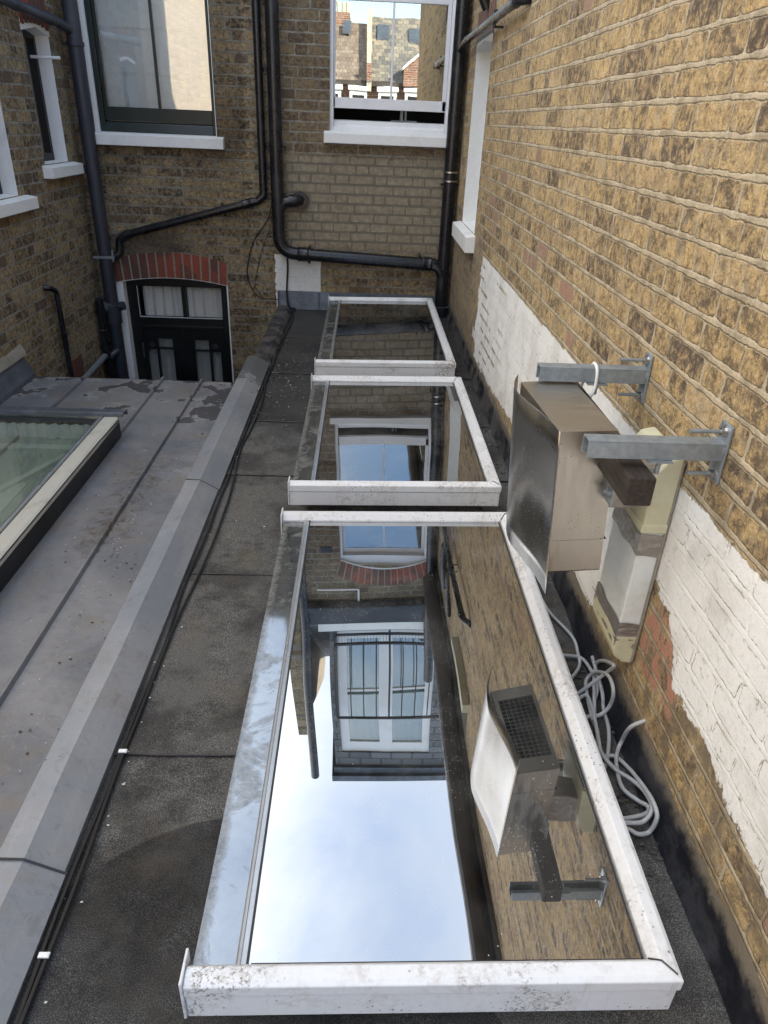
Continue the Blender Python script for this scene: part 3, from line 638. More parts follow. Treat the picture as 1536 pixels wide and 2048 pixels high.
bm = BM(); box(bm, -2.163, -2.152, y0 - .004, y0, -.56, -.40); link('hinge', bm, M_steelb, dor)
cloth('curtain', -2.13, -1.72, -.22, .2, YB + .20, .016, .09, M_net, dor, 11); cloth('curtain', -1.70, -1.34, -.22, .2, YB + .20, .016, .10, M_net, dor, 12)
cloth('curtain', -2.15, -1.36, -1.7, -.3, YB + .21, .014, .12, M_net, dor, 13)

# eaves, roof and dormer of the rear house (seen in the glass)
bm = BM(); box(bm, -.72, 3.6, YB - .07, YB + .0, 3.82, 4.06); link('eaves_board', bm, M_blue, house)
bm = BM(); prof = [(YB - .05 + .075 * math.cos(a), 3.80 + .075 * math.sin(a)) for a in [math.pi + math.pi * i / 8 for i in range(9)]]; prism(bm, prof, 'x', -.72, 3.6); link('gutter', bm, M_pvc, house)
bm = BM(); prism(bm, [(YB - .04, 4.062), (10.4, 7.6), (13.8, 4.0), (YB, 3.99)], 'x', -.84, 3.6); link('roof', bm, M_slated, house)
bm = BM(); prism(bm, [(YB, 4.002), (13.8, 4.002), (10.4, 7.75), (10.1, 7.75), (7.95, 6.35), (7.25, 6.30), (YB, 4.6)], 'x', -1.0, -.842); link('party_wall', bm, M_backx, house)
bm = BM(); box(bm, -9, -1.002, YB + .9, 13.8, -3.2, 3.99); box(bm, -9, -2.47, YB + .13, YB + .9, -3.2, 3.99); box(bm, -1.12, -1.002, YB + .14, YB + .9, -3.2, 3.99); box(bm, -2.47, -1.12, YB + .16, YB + .9, .5, 1.3); box(bm, -2.47, -1.12, YB + .13, YB + .9, 3.6, 3.99); link('rear_block', bm, M_render, house)
bm = BM(); box(bm, 3.6, 9, YB + .0, 13.8, -3.2, 3.2); link('neighbouring_block', bm, M_backx, house)
dm = bpy.data.objects.new('dormer', None); COL.objects.link(dm); dm.parent = house; dm.location = (.28, .2, 4.3); tag(dm, 'slate hung dormer with tall double windows')
YD = YB + .22
bm = BM(); panel_wall(bm, 1, YD, -.50, 1.10, 4.2, 6.85, [(-.40, .84, 4.42, 6.50)], .08, mi=0, reveal_mi=0)
quad(bm, (-.5, YD, 4.2), (-.5, 10, 4.2), (-.5, 10, 6.85), (-.5, YD, 6.85)); quad(bm, (1.1, YD, 4.2), (1.1, 10, 4.2), (1.1, 10, 6.85), (1.1, YD, 6.85))
link('cladding', bm, M_slated, dm, recalc=False)
bm = BM(); box(bm, -.56, 1.16, YD - .10, 10.4, 6.85, 6.95); box(bm, -.53, 1.13, YD - .05, YD, 6.74, 6.85); link('dormer_roof', bm, M_lead, dm)
bm = BM()
for (a, b) in ((-.40, -.28), (.14, .32), (.74, .84)): box(bm, a, b, YD + .03, YD + .08, 4.42, 6.50)
for (a, b) in ((-.28, .14), (.32, .74)): box(bm, a, b, YD + .035, YD + .078, 4.42, 4.58); box(bm, a, b, YD + .035, YD + .078, 6.32, 6.50); box(bm, a, b, YD + .04, YD + .075, 5.33, 5.36)
link('window_frame', bm, M_white, dm)
bm = BM(); box(bm, -.28, .14, YD + .055, YD + .06, 4.58, 6.32); box(bm, .32, .74, YD + .055, YD + .06, 4.58, 6.32); links('pane', bm, M_wglass, dm)
cloth('curtain', -.40, .84, 4.44, 6.48, YD + .14, .014, .12, M_net, dm, 17)
bm = BM(); box(bm, -.62, 1.2, YB - .02, YD, 4.10, 4.22); link('ledge', bm, M_whitewall, dm)
bm = BM(); yr = YB + .02
for z in (4.32, 4.47, 5.62): box(bm, -.42, .95, yr, yr + .03, z, z + .025)
for i in range(9):
    x = -.40 + i * .166; box(bm, x, x + .014, yr + .008, yr + .022, 4.49, 5.62)
for x in (-.43, .26, .94): box(bm, x, x + .025, yr, yr + .03, 4.2, 5.63)
for i in range(34): box(bm, -.41 + i * .04, -.406 + i * .04, yr + .012, yr + .016, 4.34, 4.47)
link('railing', bm, M_blackp, dm)

# ------------------------------------------------------------------ side house on the left
side = thing('side_house', 'brown brick side house on the left with two narrow white windows', 'house', (XL, 3, 0))
W1 = (6.12, 6.60, 1.21, 2.10); W2 = (5.05, 5.56, 1.04, 2.05)
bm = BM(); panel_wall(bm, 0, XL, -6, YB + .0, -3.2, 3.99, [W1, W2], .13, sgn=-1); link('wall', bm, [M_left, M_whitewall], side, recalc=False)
bm = BM(); box(bm, XL - 4.5, XL - .2, -6, YB - .0, -3.2, 3.98); link('side_block', bm, M_render, side)
for wi, (a, b, c, d) in enumerate((W1, W2)):
    wn2 = bpy.data.objects.new('window', None); COL.objects.link(wn2); wn2.parent = side; wn2.location = (0, (a + b) / 2 - 3, c)
    bm = BM(); xx = XL - .13
    for (p, q, r_, s_) in ((a, a + .05, c, d), (b - .04, b, c, d), (a + .05, b - .04, c, c + .06), (a + .05, b - .04, d - .05, d)): box(bm, xx - .03, xx + .025, p, q, r_, s_)
    link('frame', bm, M_blackp, wn2); bm = BM(); box(bm, xx - .012, xx - .006, a + .05, b - .04, c + .06, d - .05); link('pane', bm, M_gglass, wn2)
    bm = BM(); box(bm, xx - .06, xx - .05, a, b, c, d); link('backing', bm, M_dark, wn2)
    bm = BM(); prism(bm, [(XL - .10, c - .0955), (XL + .075, c - .0955), (XL + .075, c - .018), (XL - .10, c + .008)], 'y', a - .06, b + .13 if wi == 0 else b + .14); link('sill', bm, M_whitewall, wn2, bevel=.004)
def side_arch(y0, y1, z0):
    bm = BM(); n = 7
    for i in range(n):
        a = y0 + (y1 - y0) * (i + .07) / n; b = y0 + (y1 - y0) * (i + .93) / n; c = 2 * (i + .5) / n - 1; zz = z0 + .03 * (1 - c * c)
        box(bm, XL - .01, XL + .007, a, b, zz, z0 + .24)
    a_ = link('brick_arch', bm, M_red, side, bevel=.002); bm = BM(); box(bm, XL - .01, XL + .002, y0, y1, z0, z0 + .238); link('mortar', bm, M_mortar, a_)
    bm = BM(); prism(bm, [(y0 + .001, z0 + .04), (y0 + .001, z0 - .03), ((y0 + y1) / 2, z0 + .01), (y1 - .001, z0 - .03), (y1 - .001, z0 + .04)], 'x', XL - .12, XL + .004); link('arch_soffit', bm, M_whitewall, side)
side_arch(6.10, 6.62, 2.10); side_arch(5.03, 5.58, 2.05)
bm = BM()
for i in range(4): box(bm, XL - .005, XL + .006, 5.86 + i * .085, 5.937 + i * .085, -.62, -.30 + i * .004)
link('brick_arch', bm, M_red, side, bevel=.002)

# ------------------------------------------------------------------ neighbour's extension with the yellow brick wall
ext = thing('neighbouring_extension', 'tall yellow stock brick extension with a band of peeling white paint along the right', 'house', (XR, 3.6, 0))
N1 = (5.60, 6.36, .89, 2.12); N2 = (4.25, 4.95, 2.88, 3.33)
bm = BM(); panel_wall(bm, 0, XR, .3, YB, -.3, 3.38, [N1, N2], .14, sgn=1); link('wall', bm, [M_right, M_whitewall], ext, recalc=False)
bm = BM(); box(bm, XR + .2, 4.6, .3, YB - .01, -3.2, 3.36); box(bm, XR, XR + .2, .3, .32, -3.2, 3.36); box(bm, XR + .002, XR + .3, .3, YB - .01, 3.362, 3.40); link('extension_block', bm, M_render, ext)
xx = XR + .14
for (a, b, c, d) in (N1, N2):
    bm = BM()
    for (p, q, r_, s_) in ((a, a + .05, c, d), (b - .05, b, c, d), (a + .05, b - .05, c, c + .05), (a + .05, b - .05, d - .05, d)): box(bm, xx - .03, xx + .03, p, q, r_, s_)
    bmesh.ops.remove_doubles(bm, verts=bm.verts, dist=1e-5); link('window_frame', bm, M_white, ext)
bm = BM()
for (a, b, c, d) in (N1, N2): box(bm, xx, xx + .005, a + .05, b - .05, c + .05, d - .05)
links('pane', bm, M_wglass, ext)
bm = BM()
for (a, b, c, d) in (N1, N2): box(bm, xx + .05, xx + .055, a, b, c, d)
links('backing', bm, M_dark, ext)
bm = BM(); prism(bm, [(XR + .11, .765), (XR - .068, .765), (XR - .068, .873), (XR + .11, .902)], 'y', 5.54, 6.47); link('sill', bm, M_whitewall, ext, bevel=.004)
bm = BM(); prism(bm, [(XR + .11, 2.80), (XR - .06, 2.80), (XR - .06, 2.875), (XR + .11, 2.895)], 'y', 4.18, 5.02); link('sill', bm, M_cream, ext, bevel=.004)
bm = BM(); prism(bm, [(5.601, 2.17), (5.601, 2.09), (5.98, 2.125), (6.359, 2.09), (6.359, 2.17)], 'x', XR - .004, XR + .12); link('arch_soffit', bm, M_whitewall, ext)
bm = BM()
for i in range(9):
    a = 5.56 + i * .094; box(bm, XR - .004, XR + .01, a + .004, a + .078, 2.135, 2.33)
a_ = link('brick_arch', bm, M_red2, ext, bevel=.002)
bm = BM(); box(bm, XR - .003, XR + .01, 5.55, 6.41, 2.134, 2.332); link('mortar', bm, M_mortar, a_)
bm = BM(); prof = [(.715 + .075 * math.cos(a), 3.36 + .075 * math.sin(a)) for a in [math.pi + math.pi * i / 8 for i in range(9)]]; prism(bm, prof, 'y', .3, YB - .14); link('gutter', bm, M_brown, ext)
bm = BM(); box(bm, XR - .03, XR - .001, .3, YB - .02, 3.24, 3.42); link('eaves_board', bm, M_brown, ext)
# ------------------------------------------------------------------ flat felt roof
fr = thing('flat_roof', 'dark mineral felt flat roof with wet patches carrying three skylights', 'roof', (0, 3, 0))
edges = [-1.6, 1.474, 2.391, 3.291, 4.023, 4.95, 5.9, YB]
bm = BM(); NX = 24
for k, (a, b) in enumerate(zip(edges, edges[1:])):
    ny = max(4, int((b - a) / .05)); z = .004 * (k % 2) ; G = []
    for j in range(ny + 1):
        y = a - (.03 if j == 0 and k else 0) + (b - a) * j / ny
        G.append([bm.verts.new((-.69 + 1.53 * i / NX, y, z - .004 + .005 * mnoise.noise(Vector((i * .2, y * 2.2, k))) * (0 if j in (0,) else 1) + (.005 if j == 0 else 0))) for i in range(NX + 1)])
    for j in range(ny):
        for i in range(NX): bm.faces.new((G[j][i], G[j][i + 1], G[j + 1][i + 1], G[j + 1][i]))
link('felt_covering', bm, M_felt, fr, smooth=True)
bm = BM()
for k, y in enumerate(edges[1:-1]):
    pts = [(-.67 + i * .05, y - .03 + .006 * mnoise.noise(Vector((i * .5, k, 3))), .003) for i in range(31)]; tube(bm, pts, .0026, 6)
links('lap_joint', bm, M_bit, fr)
bm = BM(); box(bm, -.80, -.69, -1.6, YB - .001, -3.2, -.01); box(bm, -.69, XR, -1.6, -1.5, -3.2, -.01); link('extension_wall', bm, M_backx, fr)
bm = BM(); prism(bm, [(-.66, -.004), (-.70, .03), (-.79, .035), (-.80, .03), (-.80, -.02), (-.70, -.02)], 'y', 5.05, YB - .001); link('felt_kerb', bm, M_bit, fr, bevel=.006)
bm = BM(); NY = 110; A = []
for j in range(NY + 1):
    y = -1.5 + (YB + 1.5) * j / NY; n = mnoise.noise(Vector((0, y * 3, 1))); n2 = mnoise.noise(Vector((5, y * 9, 1)))
    n0 = .02 * n + .012 * n2
    A.append([bm.verts.new(p) for p in ((XR - .030 + n0 * .6, y, .001), (XR - .018 + n0 * .3, y, .028), (XR - .010, y, .10 + n0), (XR - .001, y, .128 + n0 * 1.4))])
for a, b in zip(A, A[1:]):
    for i in range(3): bm.faces.new((a[i], a[i + 1], b[i + 1], b[i]))
link('bitumen_upstand', bm, M_bit, fr, smooth=True)
bm = BM(); prism(bm, [(YB - .03, .0), (YB - .001, .165), (YB - .001, .0)], 'x', -.80, XR - .06)
for x in (-.80, -.42, -.03, .36): box(bm, x, x + .012, YB - .030, YB - .003, .02, .165)
link('lead_flashing', bm, M_lead, fr)
# ------------------------------------------------------------------ coping between the two roofs
cp = thing('parapet_coping', 'bluish grey folded metal coping between felt roof and zinc roof', 'coping', (-.74, 2, 0))
for k, (a, b) in enumerate(((-1.6, 1.075), (1.068, 3.06), (3.053, 5.09))):
    bm = BM(); n = 30; A = []; d = .0035 * (k % 2)
    for j in range(n + 1):
        y = a + (b - a) * j / n
        w1_ = .009 * mnoise.noise(Vector((1, y * 1.8, k))); w2_ = .007 * mnoise.noise(Vector((4, y * 2.5, k)))
        A.append([bm.verts.new(p) for p in ((-.672, y, -.01), (-.667 - d, y, .018 + d), (-.755 + w1_, y, .068 + d + w2_ * .5), (-.818, y, .070 + d + w2_), (-.824, y, .062 + d), (-.826, y, -.14))])
    for p, q in zip(A, A[1:]):
        for i in range(5): bm.faces.new((p[i], p[i + 1], q[i + 1], q[i]))
    bm.faces.new(A[-1]); bm.faces.new(A[0][::-1])
    link('coping_section', bm, M_cop, cp)
bm = BM()
for y in (1.07, 3.055): tube(bm, [(-.665, y, .018), (-.755, y, .071), (-.82, y, .073)], .0028, 6)
links('joint_seal', bm, M_bit, cp)
# ------------------------------------------------------------------ zinc roof
ZZ = -.135
zr = thing('zinc_roof', 'stained grey standing seam zinc lean-to roof on the left', 'roof', (-1.6, 2, ZZ))
bm = BM(); xs = [-2.37, -2.016, -1.457, -1.168, -.826]
for x0, x1 in zip(xs, xs[1:]):
    nx, ny = 8, 90; G = []
    for j in range(ny + 1):
        y = -1.6 + 6.69 * j / ny
        G.append([bm.verts.new((x0 + (x1 - x0) * i / nx, y, ZZ + .006 * mnoise.noise(Vector((x0 + i * .1, y * 1.1, 3))) * math.sin(math.pi * i / nx))) for i in range(nx + 1)])
    for j in range(ny):
        for i in range(nx): bm.faces.new((G[j][i], G[j][i + 1], G[j + 1][i + 1], G[j + 1][i]))
bmesh.ops.remove_doubles(bm, verts=bm.verts, dist=1e-5)
link('zinc_sheet', bm, M_zinc, zr, smooth=True)
for x, y1 in ((-2.016, 5.10), (-1.457, 5.11), (-1.168, 5.09)):
    bm = BM(); prism(bm, [(x - .013, ZZ - .003), (x - .007, ZZ + .022), (x + .006, ZZ + .024), (x + .010, ZZ - .003)], 'y', -1.6, y1); link('standing_seam', bm, M_zinc, zr, bevel=.003)
bm = BM(); prism(bm, [(-2.37, ZZ - .02), (-2.375, ZZ + .03), (XL + .004, .04), (XL + .001, .04), (XL + .001, ZZ - .02)], 'y', -1.6, 5.09); link('wall_flashing', bm, M_lead, zr, bevel=.003)
bm = BM()
A = []
for j in range(60):
    y = -1.6 + 6.72 * j / 59; n = mnoise.noise(Vector((2, y * 5, 2)))
    A.append([bm.verts.new(p) for p in ((XL + .035, y, .018 + .01 * n), (XL + .028, y, .05 + .012 * n), (XL + .001, y, .085 + .03 * n))])
for p, q in zip(A, A[1:]):
    for i in range(2): bm.faces.new((p[i], p[i + 1], q[i + 1], q[i]))
link('mortar_fillet', bm, M_mortar, zr, smooth=True)
bm = BM(); box(bm, -2.44, -.83, 5.03, 5.06, -2.3, ZZ - .012); link('extension_front', bm, M_render, zr)
bm = BM(); prism(bm, [(5.06, ZZ - .012), (5.10, ZZ - .012), (5.10, ZZ - .05), (5.09, ZZ - .05)], 'x', -2.44, -.83); link('drip_edge', bm, M_zinc, zr)

# ------------------------------------------------------------------ three skylights on the felt roof
TAN = math.tan(math.radians(1.15))
def gz(x): return .172 + TAN * (x - .15)
M_galvl = paint('dull_aluminium', (.50, .51, .52), .3, .7, dirt=.4, bump=.1)
def skylight(label, yn, yf, hn=.08, skew=0.0):
    xl, xr = -.303, .632
    t = thing('skylight', label, 'skylight', (.16, (yn + yf) / 2, 0), 'framed skylights in line on the felt roof')
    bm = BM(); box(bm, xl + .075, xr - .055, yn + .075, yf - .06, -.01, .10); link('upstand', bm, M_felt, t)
    gl = -.215
    bm = BM(); xs0, xs1 = gl + .022, xr - .050; ny = 2
    v = []
    for (x, y) in ((xs0, yn + .045), (xs1, yn + .045), (xs1, yf - .040), (xs0, yf - .040)): v.append((x, y, gz(x)))
    hexa(bm, [(*p[:2], p[2] - .03) for p in v] + v); link('glass_pane', bm, M_glass, t)
    # galvanised low edge with its bead
    bm = BM(); v = [(xl + .006, yn + .04), (gl, yn + .04), (gl, yf - .03), (xl + .006, yf - .03)]
    hexa(bm, [(x, y, gz(x) - .034) for x, y in v] + [(x, y, gz(x) - .001) for x, y in v]); link('edge_strip', bm, M_strip, t)
    bm = BM(); prism(bm, [(gl, gz(gl) - .03), (gl + .020, gz(gl) - .03), (gl + .020, gz(gl) + .001), (gl + .010, gz(gl) + .002), (gl + .009, gz(gl) + .006), (gl + .004, gz(gl) + .007), (gl, gz(gl) + .001)], 'y', yn + .042, yf - .036); links('glazing_bead', bm, M_galvl, t)
    bm = BM(); prism(bm, [(gl + .0205, gz(gl) - .02), (gl + .0245, gz(gl) - .02), (gl + .0245, gz(gl) + .006), (gl + .0205, gz(gl) + .006)], 'y', yn + .046, yf - .042); link('gasket', bm, M_bcable, t)
    # white rails: profile (outer face, top lip, sloped top, drop to glass)
    lip = .026
    def rail(pa, pb, out, bev=.0025):
        """pa, pb: outer corners; out: unit vector pointing outwards (x, y)"""
        bm = BM(); ox, oy = out
        prof = [(0, -hn), (0, -.012), (.004, -.009), (.004, .020), (-.006, lip), (-.030, lip + .004), (-.046, .006), (-.046, -.02), (-.03, -.04), (-.03, -hn)]
        A = []
        for (x, y, cx_, cy_) in (pa, pb):
            row = []
            for d, h in prof:
                # mitre: move along the corner's diagonal
                px, py = x + cx_ * (-d if d < 0 else -d), y + cy_ * (-d if d < 0 else -d)
                row.append(bm.verts.new((px, py, gz(max(min(px, xr), xl)) + h)))
            A.append(row)
        n = len(prof)
        for i in range(n): bm.faces.new((A[0][i], A[0][(i + 1) % n], A[1][(i + 1) % n], A[1][i]))
        bm.faces.new(A[0][::-1]); bm.faces.new(A[1])
        return link('frame_rail', bm, M_alu, t, bevel=bev)
    rail((xl, yn, 0, 1), (xr, yn, -1, 1), (0, -1)); rail((xr, yn, -1, 1), (xr, yf, -1, -1), (1, 0)); rail((xr, yf, -1, -1), (xl, yf, 0, -1), (0, 1))
    bm = BM()
    for (cx_, cy_, s) in ((xr, yn, 1), (xr, yf, -1)):
        d = Vector((-1, s, 0)).normalized(); nrm = Vector((s, 1, 0)).normalized() * .0011
        zt = gz(xr) + lip + .0055
        pts = [Vector((cx_ - .006, cy_ + s * .006, zt - .004)), Vector((cx_ - .030, cy_ + s * .030, zt)), Vector((cx_ - .046, cy_ + s * .046, zt - .022))]
        tube(bm, pts, .0016, 6)
    links('mitre_joint', bm, M_brown, t)
    bm = BM()
    for yy, s in ((yn, 1), (yf, -1)):
        box(bm, xl - .006, xl - .0005, min(yy - .006 * s, yy + .062 * s), max(yy - .006 * s, yy + .062 * s), gz(xl) - hn + .004, gz(xl) + lip + .010)
    links('end_cap', bm, M_alu, t, bevel=.002)
    bm = BM(); sa, sb = gl + .03, xs1 - .003
    hexa(bm, [(sa, yn + .047, gz(sa) - .012), (sb, yn + .047, gz(sb) - .012), (sb, yn + .0505, gz(sb) - .012), (sa, yn + .0505, gz(sa) - .012), (sa, yn + .047, gz(sa) + .002), (sb, yn + .047, gz(sb) + .002), (sb, yn + .0505, gz(sb) + .002), (sa, yn + .0505, gz(sa) + .002)])
    link('seal', bm, M_bcable, t)
    bm = BM(); prism(bm, [(xs1 - .0055, gz(xs1) - .012), (xs1 - .002, gz(xs1) - .012), (xs1 - .002, gz(xs1) + .002), (xs1 - .0055, gz(xs1) + .002)], 'y', yn + .051, yf - .046); link('seal', bm, M_bcable, t)
    return t
skylight('largest and nearest of the three white framed skylights, glass reflecting sky and dormer', .735, 2.56, .085)
skylight('middle white framed skylight, glass reflecting the white sash window', 2.80, 4.33)
skylight('farthest white framed skylight, against the brick wall, glass reflecting the horizontal black pipe', 4.62, 6.60)

# ------------------------------------------------------------------ rooflight in the zinc roof
rl = thing('rooflight', 'weathered grey framed rooflight set in the zinc roof at the left edge', 'skylight', (-1.9, 2.7, ZZ))
rx0, rx1, ry0, ry1, rz = -2.33, -1.43, .9, 4.04, .0
bm = BM(); box(bm, rx0, rx1 - .012, ry0, ry1 - .01, ZZ - .0, ZZ + .008); box(bm, rx1 - .016, rx1 - .008, ry0, ry1 - .02, ZZ + .008, rz - .02); box(bm, rx0, rx0 + .01, ry0, ry1, ZZ + .008, rz - .02); box(bm, rx0 + .01, rx1 - .016, ry1 - .03, ry1 - .02, ZZ + .008, rz - .02); link('kerb', bm, M_blackp, rl)
bm = BM(); prism(bm, [(rx1, rz - .028), (rx1, rz - .002), (rx1 - .012, rz + .006), (rx1 - .05, rz + .004), (rx1 - .085, rz + .002), (rx1 - .085, rz - .028)], 'y', ry0, ry1 - .03); a_ = link('frame_rail', bm, paint('chalky_cream_metal', (.50, .49, .44), .5, dirt=.6, dcol=(.2, .15, .1), bump=.3, dsc=5), rl, bevel=.003)
bm = BM(); tube(bm, [(rx1 - .001, ry0, rz - .004), (rx1 - .001, ry1 - .4, rz - .004), (rx1 + .004, ry1 - .06, rz - .012)], .0035, 6); link('seal', bm, M_bcable, a_)
bm = BM(); prism(bm, [(rx1 - .088, rz - .02), (rx1 - .088, rz + .010), (rx1 - .097, rz + .014), (rx1 - .106, rz + .010), (rx1 - .108, rz - .02)], 'y', ry0, ry1 - .03); links('glazing_bead', bm, M_steelb, rl, bevel=.002)
bm = BM(); prism(bm, [(rx0, rz - .028), (rx0, rz + .006), (rx0 + .085, rz + .002), (rx0 + .085, rz - .028)], 'y', ry0, ry1 - .03); link('frame_rail', bm, M_alu, rl, bevel=.003)
bm = BM(); box(bm, rx0 + .086, rx1 - .109, ry0, ry1 - .03, rz - .012, rz - .004); link('glass_pane', bm, M_lglass, rl)
bm = BM(); prism(bm, [(ry1 - .05, rz + .004), (ry1 - .05, rz + .026), (ry1 - .04, rz + .03), (ry1 + .035, rz + .022), (ry1 + .04, rz - .012), (ry1 + .036, rz - .012), (ry1 + .03, rz + .016), (ry1 - .03, rz + .022)], 'x', rx0 - .02, rx1 + .03); link('head_flashing', bm, M_lead, rl, bevel=.002)
cloth('blind', rx0 + .09, rx1 - .13, ZZ + .012, rz - .03, ry1 - .10, .012, .06, M_cloth, rl, 21)
bm = BM(); box(bm, rx0 + .05, rx1 - .03, ry1 - .26, ry1 - .2, ZZ + .01, ZZ + .02); hexa(bm, [(-1.98, 2.9, ZZ + .009), (-1.94, 2.9, ZZ + .009), (-1.62, 3.7, ZZ + .009), (-1.66, 3.7, ZZ + .009), (-1.98, 2.9, ZZ + .03), (-1.94, 2.9, ZZ + .03), (-1.62, 3.7, ZZ + .03), (-1.66, 3.7, ZZ + .03)]); box(bm, -1.84, -1.72, 2.6, 3.35, ZZ + .009, ZZ + .014); links('ceiling_beam', bm, M_room, rl)
bm = BM(); box(bm, rx0 + .02, rx1 - .02, ry0, ry1 - .03, ZZ + .0085, ZZ + .0088); link('shaft_lining', bm, paint('dim_green_room', (.48, .54, .50), .9), rl)
# ================================================================== PIPES
def pipe(name, label, pts, r, mt, fil=.09, couplings=(), clips=(), group=None, n=18, cat='pipe', parent=None):
    """pipe run; couplings / clips: (point, direction) pairs"""
    P = fillet(pts, fil) if len(pts) > 2 else [Vector(p) for p in pts]
    o = Vector(pts[-1]); t = parent or thing(name, label, cat, o, group)
    bm = BM(); tube(bm, P, r, n); link('pipe_run', bm, mt, t, smooth=True)
    for (c, d, L) in couplings:
        c = Vector(c); d = Vector(d).normalized(); bm = BM()
        prof = [(-L / 2, r * 1.0), (-L / 2, r * 1.13), (-L / 2 + .008, r * 1.2), (-L / 2 + .016, r * 1.13), (L / 2 - .016, r * 1.13), (L / 2 - .008, r * 1.2), (L / 2, r * 1.13), (L / 2, r * 1.0)]
        tube(bm, [c + d * a for a, _ in prof], r, n, rr=[b for _, b in prof]); link('coupling', bm, mt, t, smooth=True)
    for (c, d, wdir) in clips:
        c = Vector(c); d = Vector(d).normalized(); wd = Vector(wdir).normalized(); bm = BM()
        tube(bm, [c - d * .012, c + d * .012], r * 1.09, n); s = d.cross(wd).normalized()
        for k in (1, -1):
            cyl(bm, c + s * k * r * 1.0, c + s * k * (r + .022), .009, 8); cyl(bm, c + s * k * (r + .016) - wd * .012, c + s * k * (r + .016) + wd * .10, .007, 8)
        link('pipe_clip', bm, mt, t, smooth=True)
    return t
UP = (0, 0, 1); BK = (0, 1, 0)
# soil stack in the middle with its long horizontal run
t = pipe('soil_pipe', 'black soil stack turning into a long nearly horizontal run below the white window', [(-.765, 6.81, 6.6), (-.765, 6.81, .52), (.66, 6.81, .462)], .055, M_pvc, .16,
     couplings=[((-.765, 6.81, 1.02), UP, .09), ((-.765, 6.81, .73), UP, .07), ((-.545, 6.81, .511), (1, 0, -.04), .10), ((.585, 6.81, .467), (1, 0, -.04), .08), ((-.765, 6.81, 3.0), UP, .09)],
     clips=[((-.765, 6.81, 1.385), UP, BK), ((-.49, 6.81, .509), (1, 0, -.04), BK), ((.51, 6.81, .47), (1, 0, -.04), BK)])
bm = BM(); tube(bm, fillet([(-.765, 6.81, .865), (-.70, 6.80, .945), (-.60, 6.80, .958), (-.575, 6.90, .958)], .05), .047, 18); link('branch', bm, M_pvc, t, smooth=True)
bm = BM(); cyl(bm, (-.572, 6.86, .958), (-.572, 6.885, .958), .075, 22); link('wall_collar', bm, M_pvc, t, smooth=True)
bm = BM(); cyl(bm, (-.66, 6.80, .955), (-.628, 6.80, .957), .054, 18); link('coupling', bm, M_pvc, t, smooth=True)
bm = BM()
R0 = [(-.765 + .022 * math.cos(a), 6.752, .935 + .03 * math.sin(a)) for a in [i * math.pi / 9 for i in range(19)]]; tube(bm, R0, .0015, 5)
tube(bm, [(-.765, 6.753, 1.0), (-.765, 6.752, .935), (-.762, 6.753, .72)], .0014, 5); link('moulding_mark', bm, M_iron, t)
# stack in the right corner
t = pipe('soil_pipe', 'tall black soil stack in the right corner with two bright steel bands', [(.738, 6.81, 4.9), (.738, 6.81, .06)], .056, M_pvc,
     couplings=[((.738, 6.81, .62), UP, .13), ((.738, 6.81, .30), UP, .08), ((.738, 6.81, 1.20), UP, .12), ((.738, 6.81, 2.2), UP, .13)], clips=[((.738, 6.81, 1.135), UP, BK)])
bm = BM()
for z in (1.235, 1.165): cyl(bm, (.738, 6.81, z - .006), (.738, 6.81, z + .006), .069, 22)
links('steel_band', bm, M_steelb, t, smooth=True)
bm = BM(); tube(bm, [(.64, 6.81, .463), (.70, 6.80, .44), (.738, 6.81, .36)], .055, 18); link('branch', bm, M_pvc, t, smooth=True)
bm = BM(); cyl(bm, (.738, 6.81, .0), (.738, 6.81, .09), .085, 20); link('base_collar', bm, M_bit, t, smooth=True)
# waste pipe along the right wall
t = pipe('waste_pipe', 'thin black waste pipe running along the top of the yellow brick wall', [(.738, 6.78, 2.12), (.755, 6.55, 2.17), (.765, 4.45, 2.17), (.82, 4.38, 2.17)], .024, M_pvc, .06,
     couplings=[((.757, 6.45, 2.17), (0, 1, 0), .06), ((.765, 4.5, 2.17), (0, 1, 0), .05)], clips=[((.764, 5.2, 2.17), (0, 1, 0), (1, 0, 0))])
bm = BM(); tube(bm, fillet([(.80, 5.9, 2.9), (.775, 5.9, 2.6), (.775, 5.9, 2.36), (.81, 5.9, 2.3)], .05), .035, 14); tube(bm, fillet([(.80, 5.5, 2.95), (.775, 5.55, 2.5), (.81, 5.6, 2.36)], .05), .022, 12)
links('wall_outlet', bm, M_pvc, t, smooth=True)
# thin downpipe and its diagonal
t = pipe('rainwater_pipe', 'thin black rainwater pipe with a long diagonal run to the left corner', [(-.892, 6.85, 3.75), (-.892, 6.85, .99), (-.945, 6.845, .94), (-2.15, 6.845, .615), (-2.205, 6.845, .56), (-2.215, 6.845, .455), (-2.30, 6.83, .415)], .034, M_pvc, .045,
     couplings=[((-1.03, 6.845, .917), (1, 0, .27), .09), ((-2.12, 6.845, .623), (1, 0, .27), .05), ((-2.213, 6.845, .48), UP, .04), ((-.892, 6.85, 1.03), UP, .06)],
     clips=[((-1.25, 6.845, .858), (1, 0, .27), BK), ((-.892, 6.85, 2.6), UP, BK)])
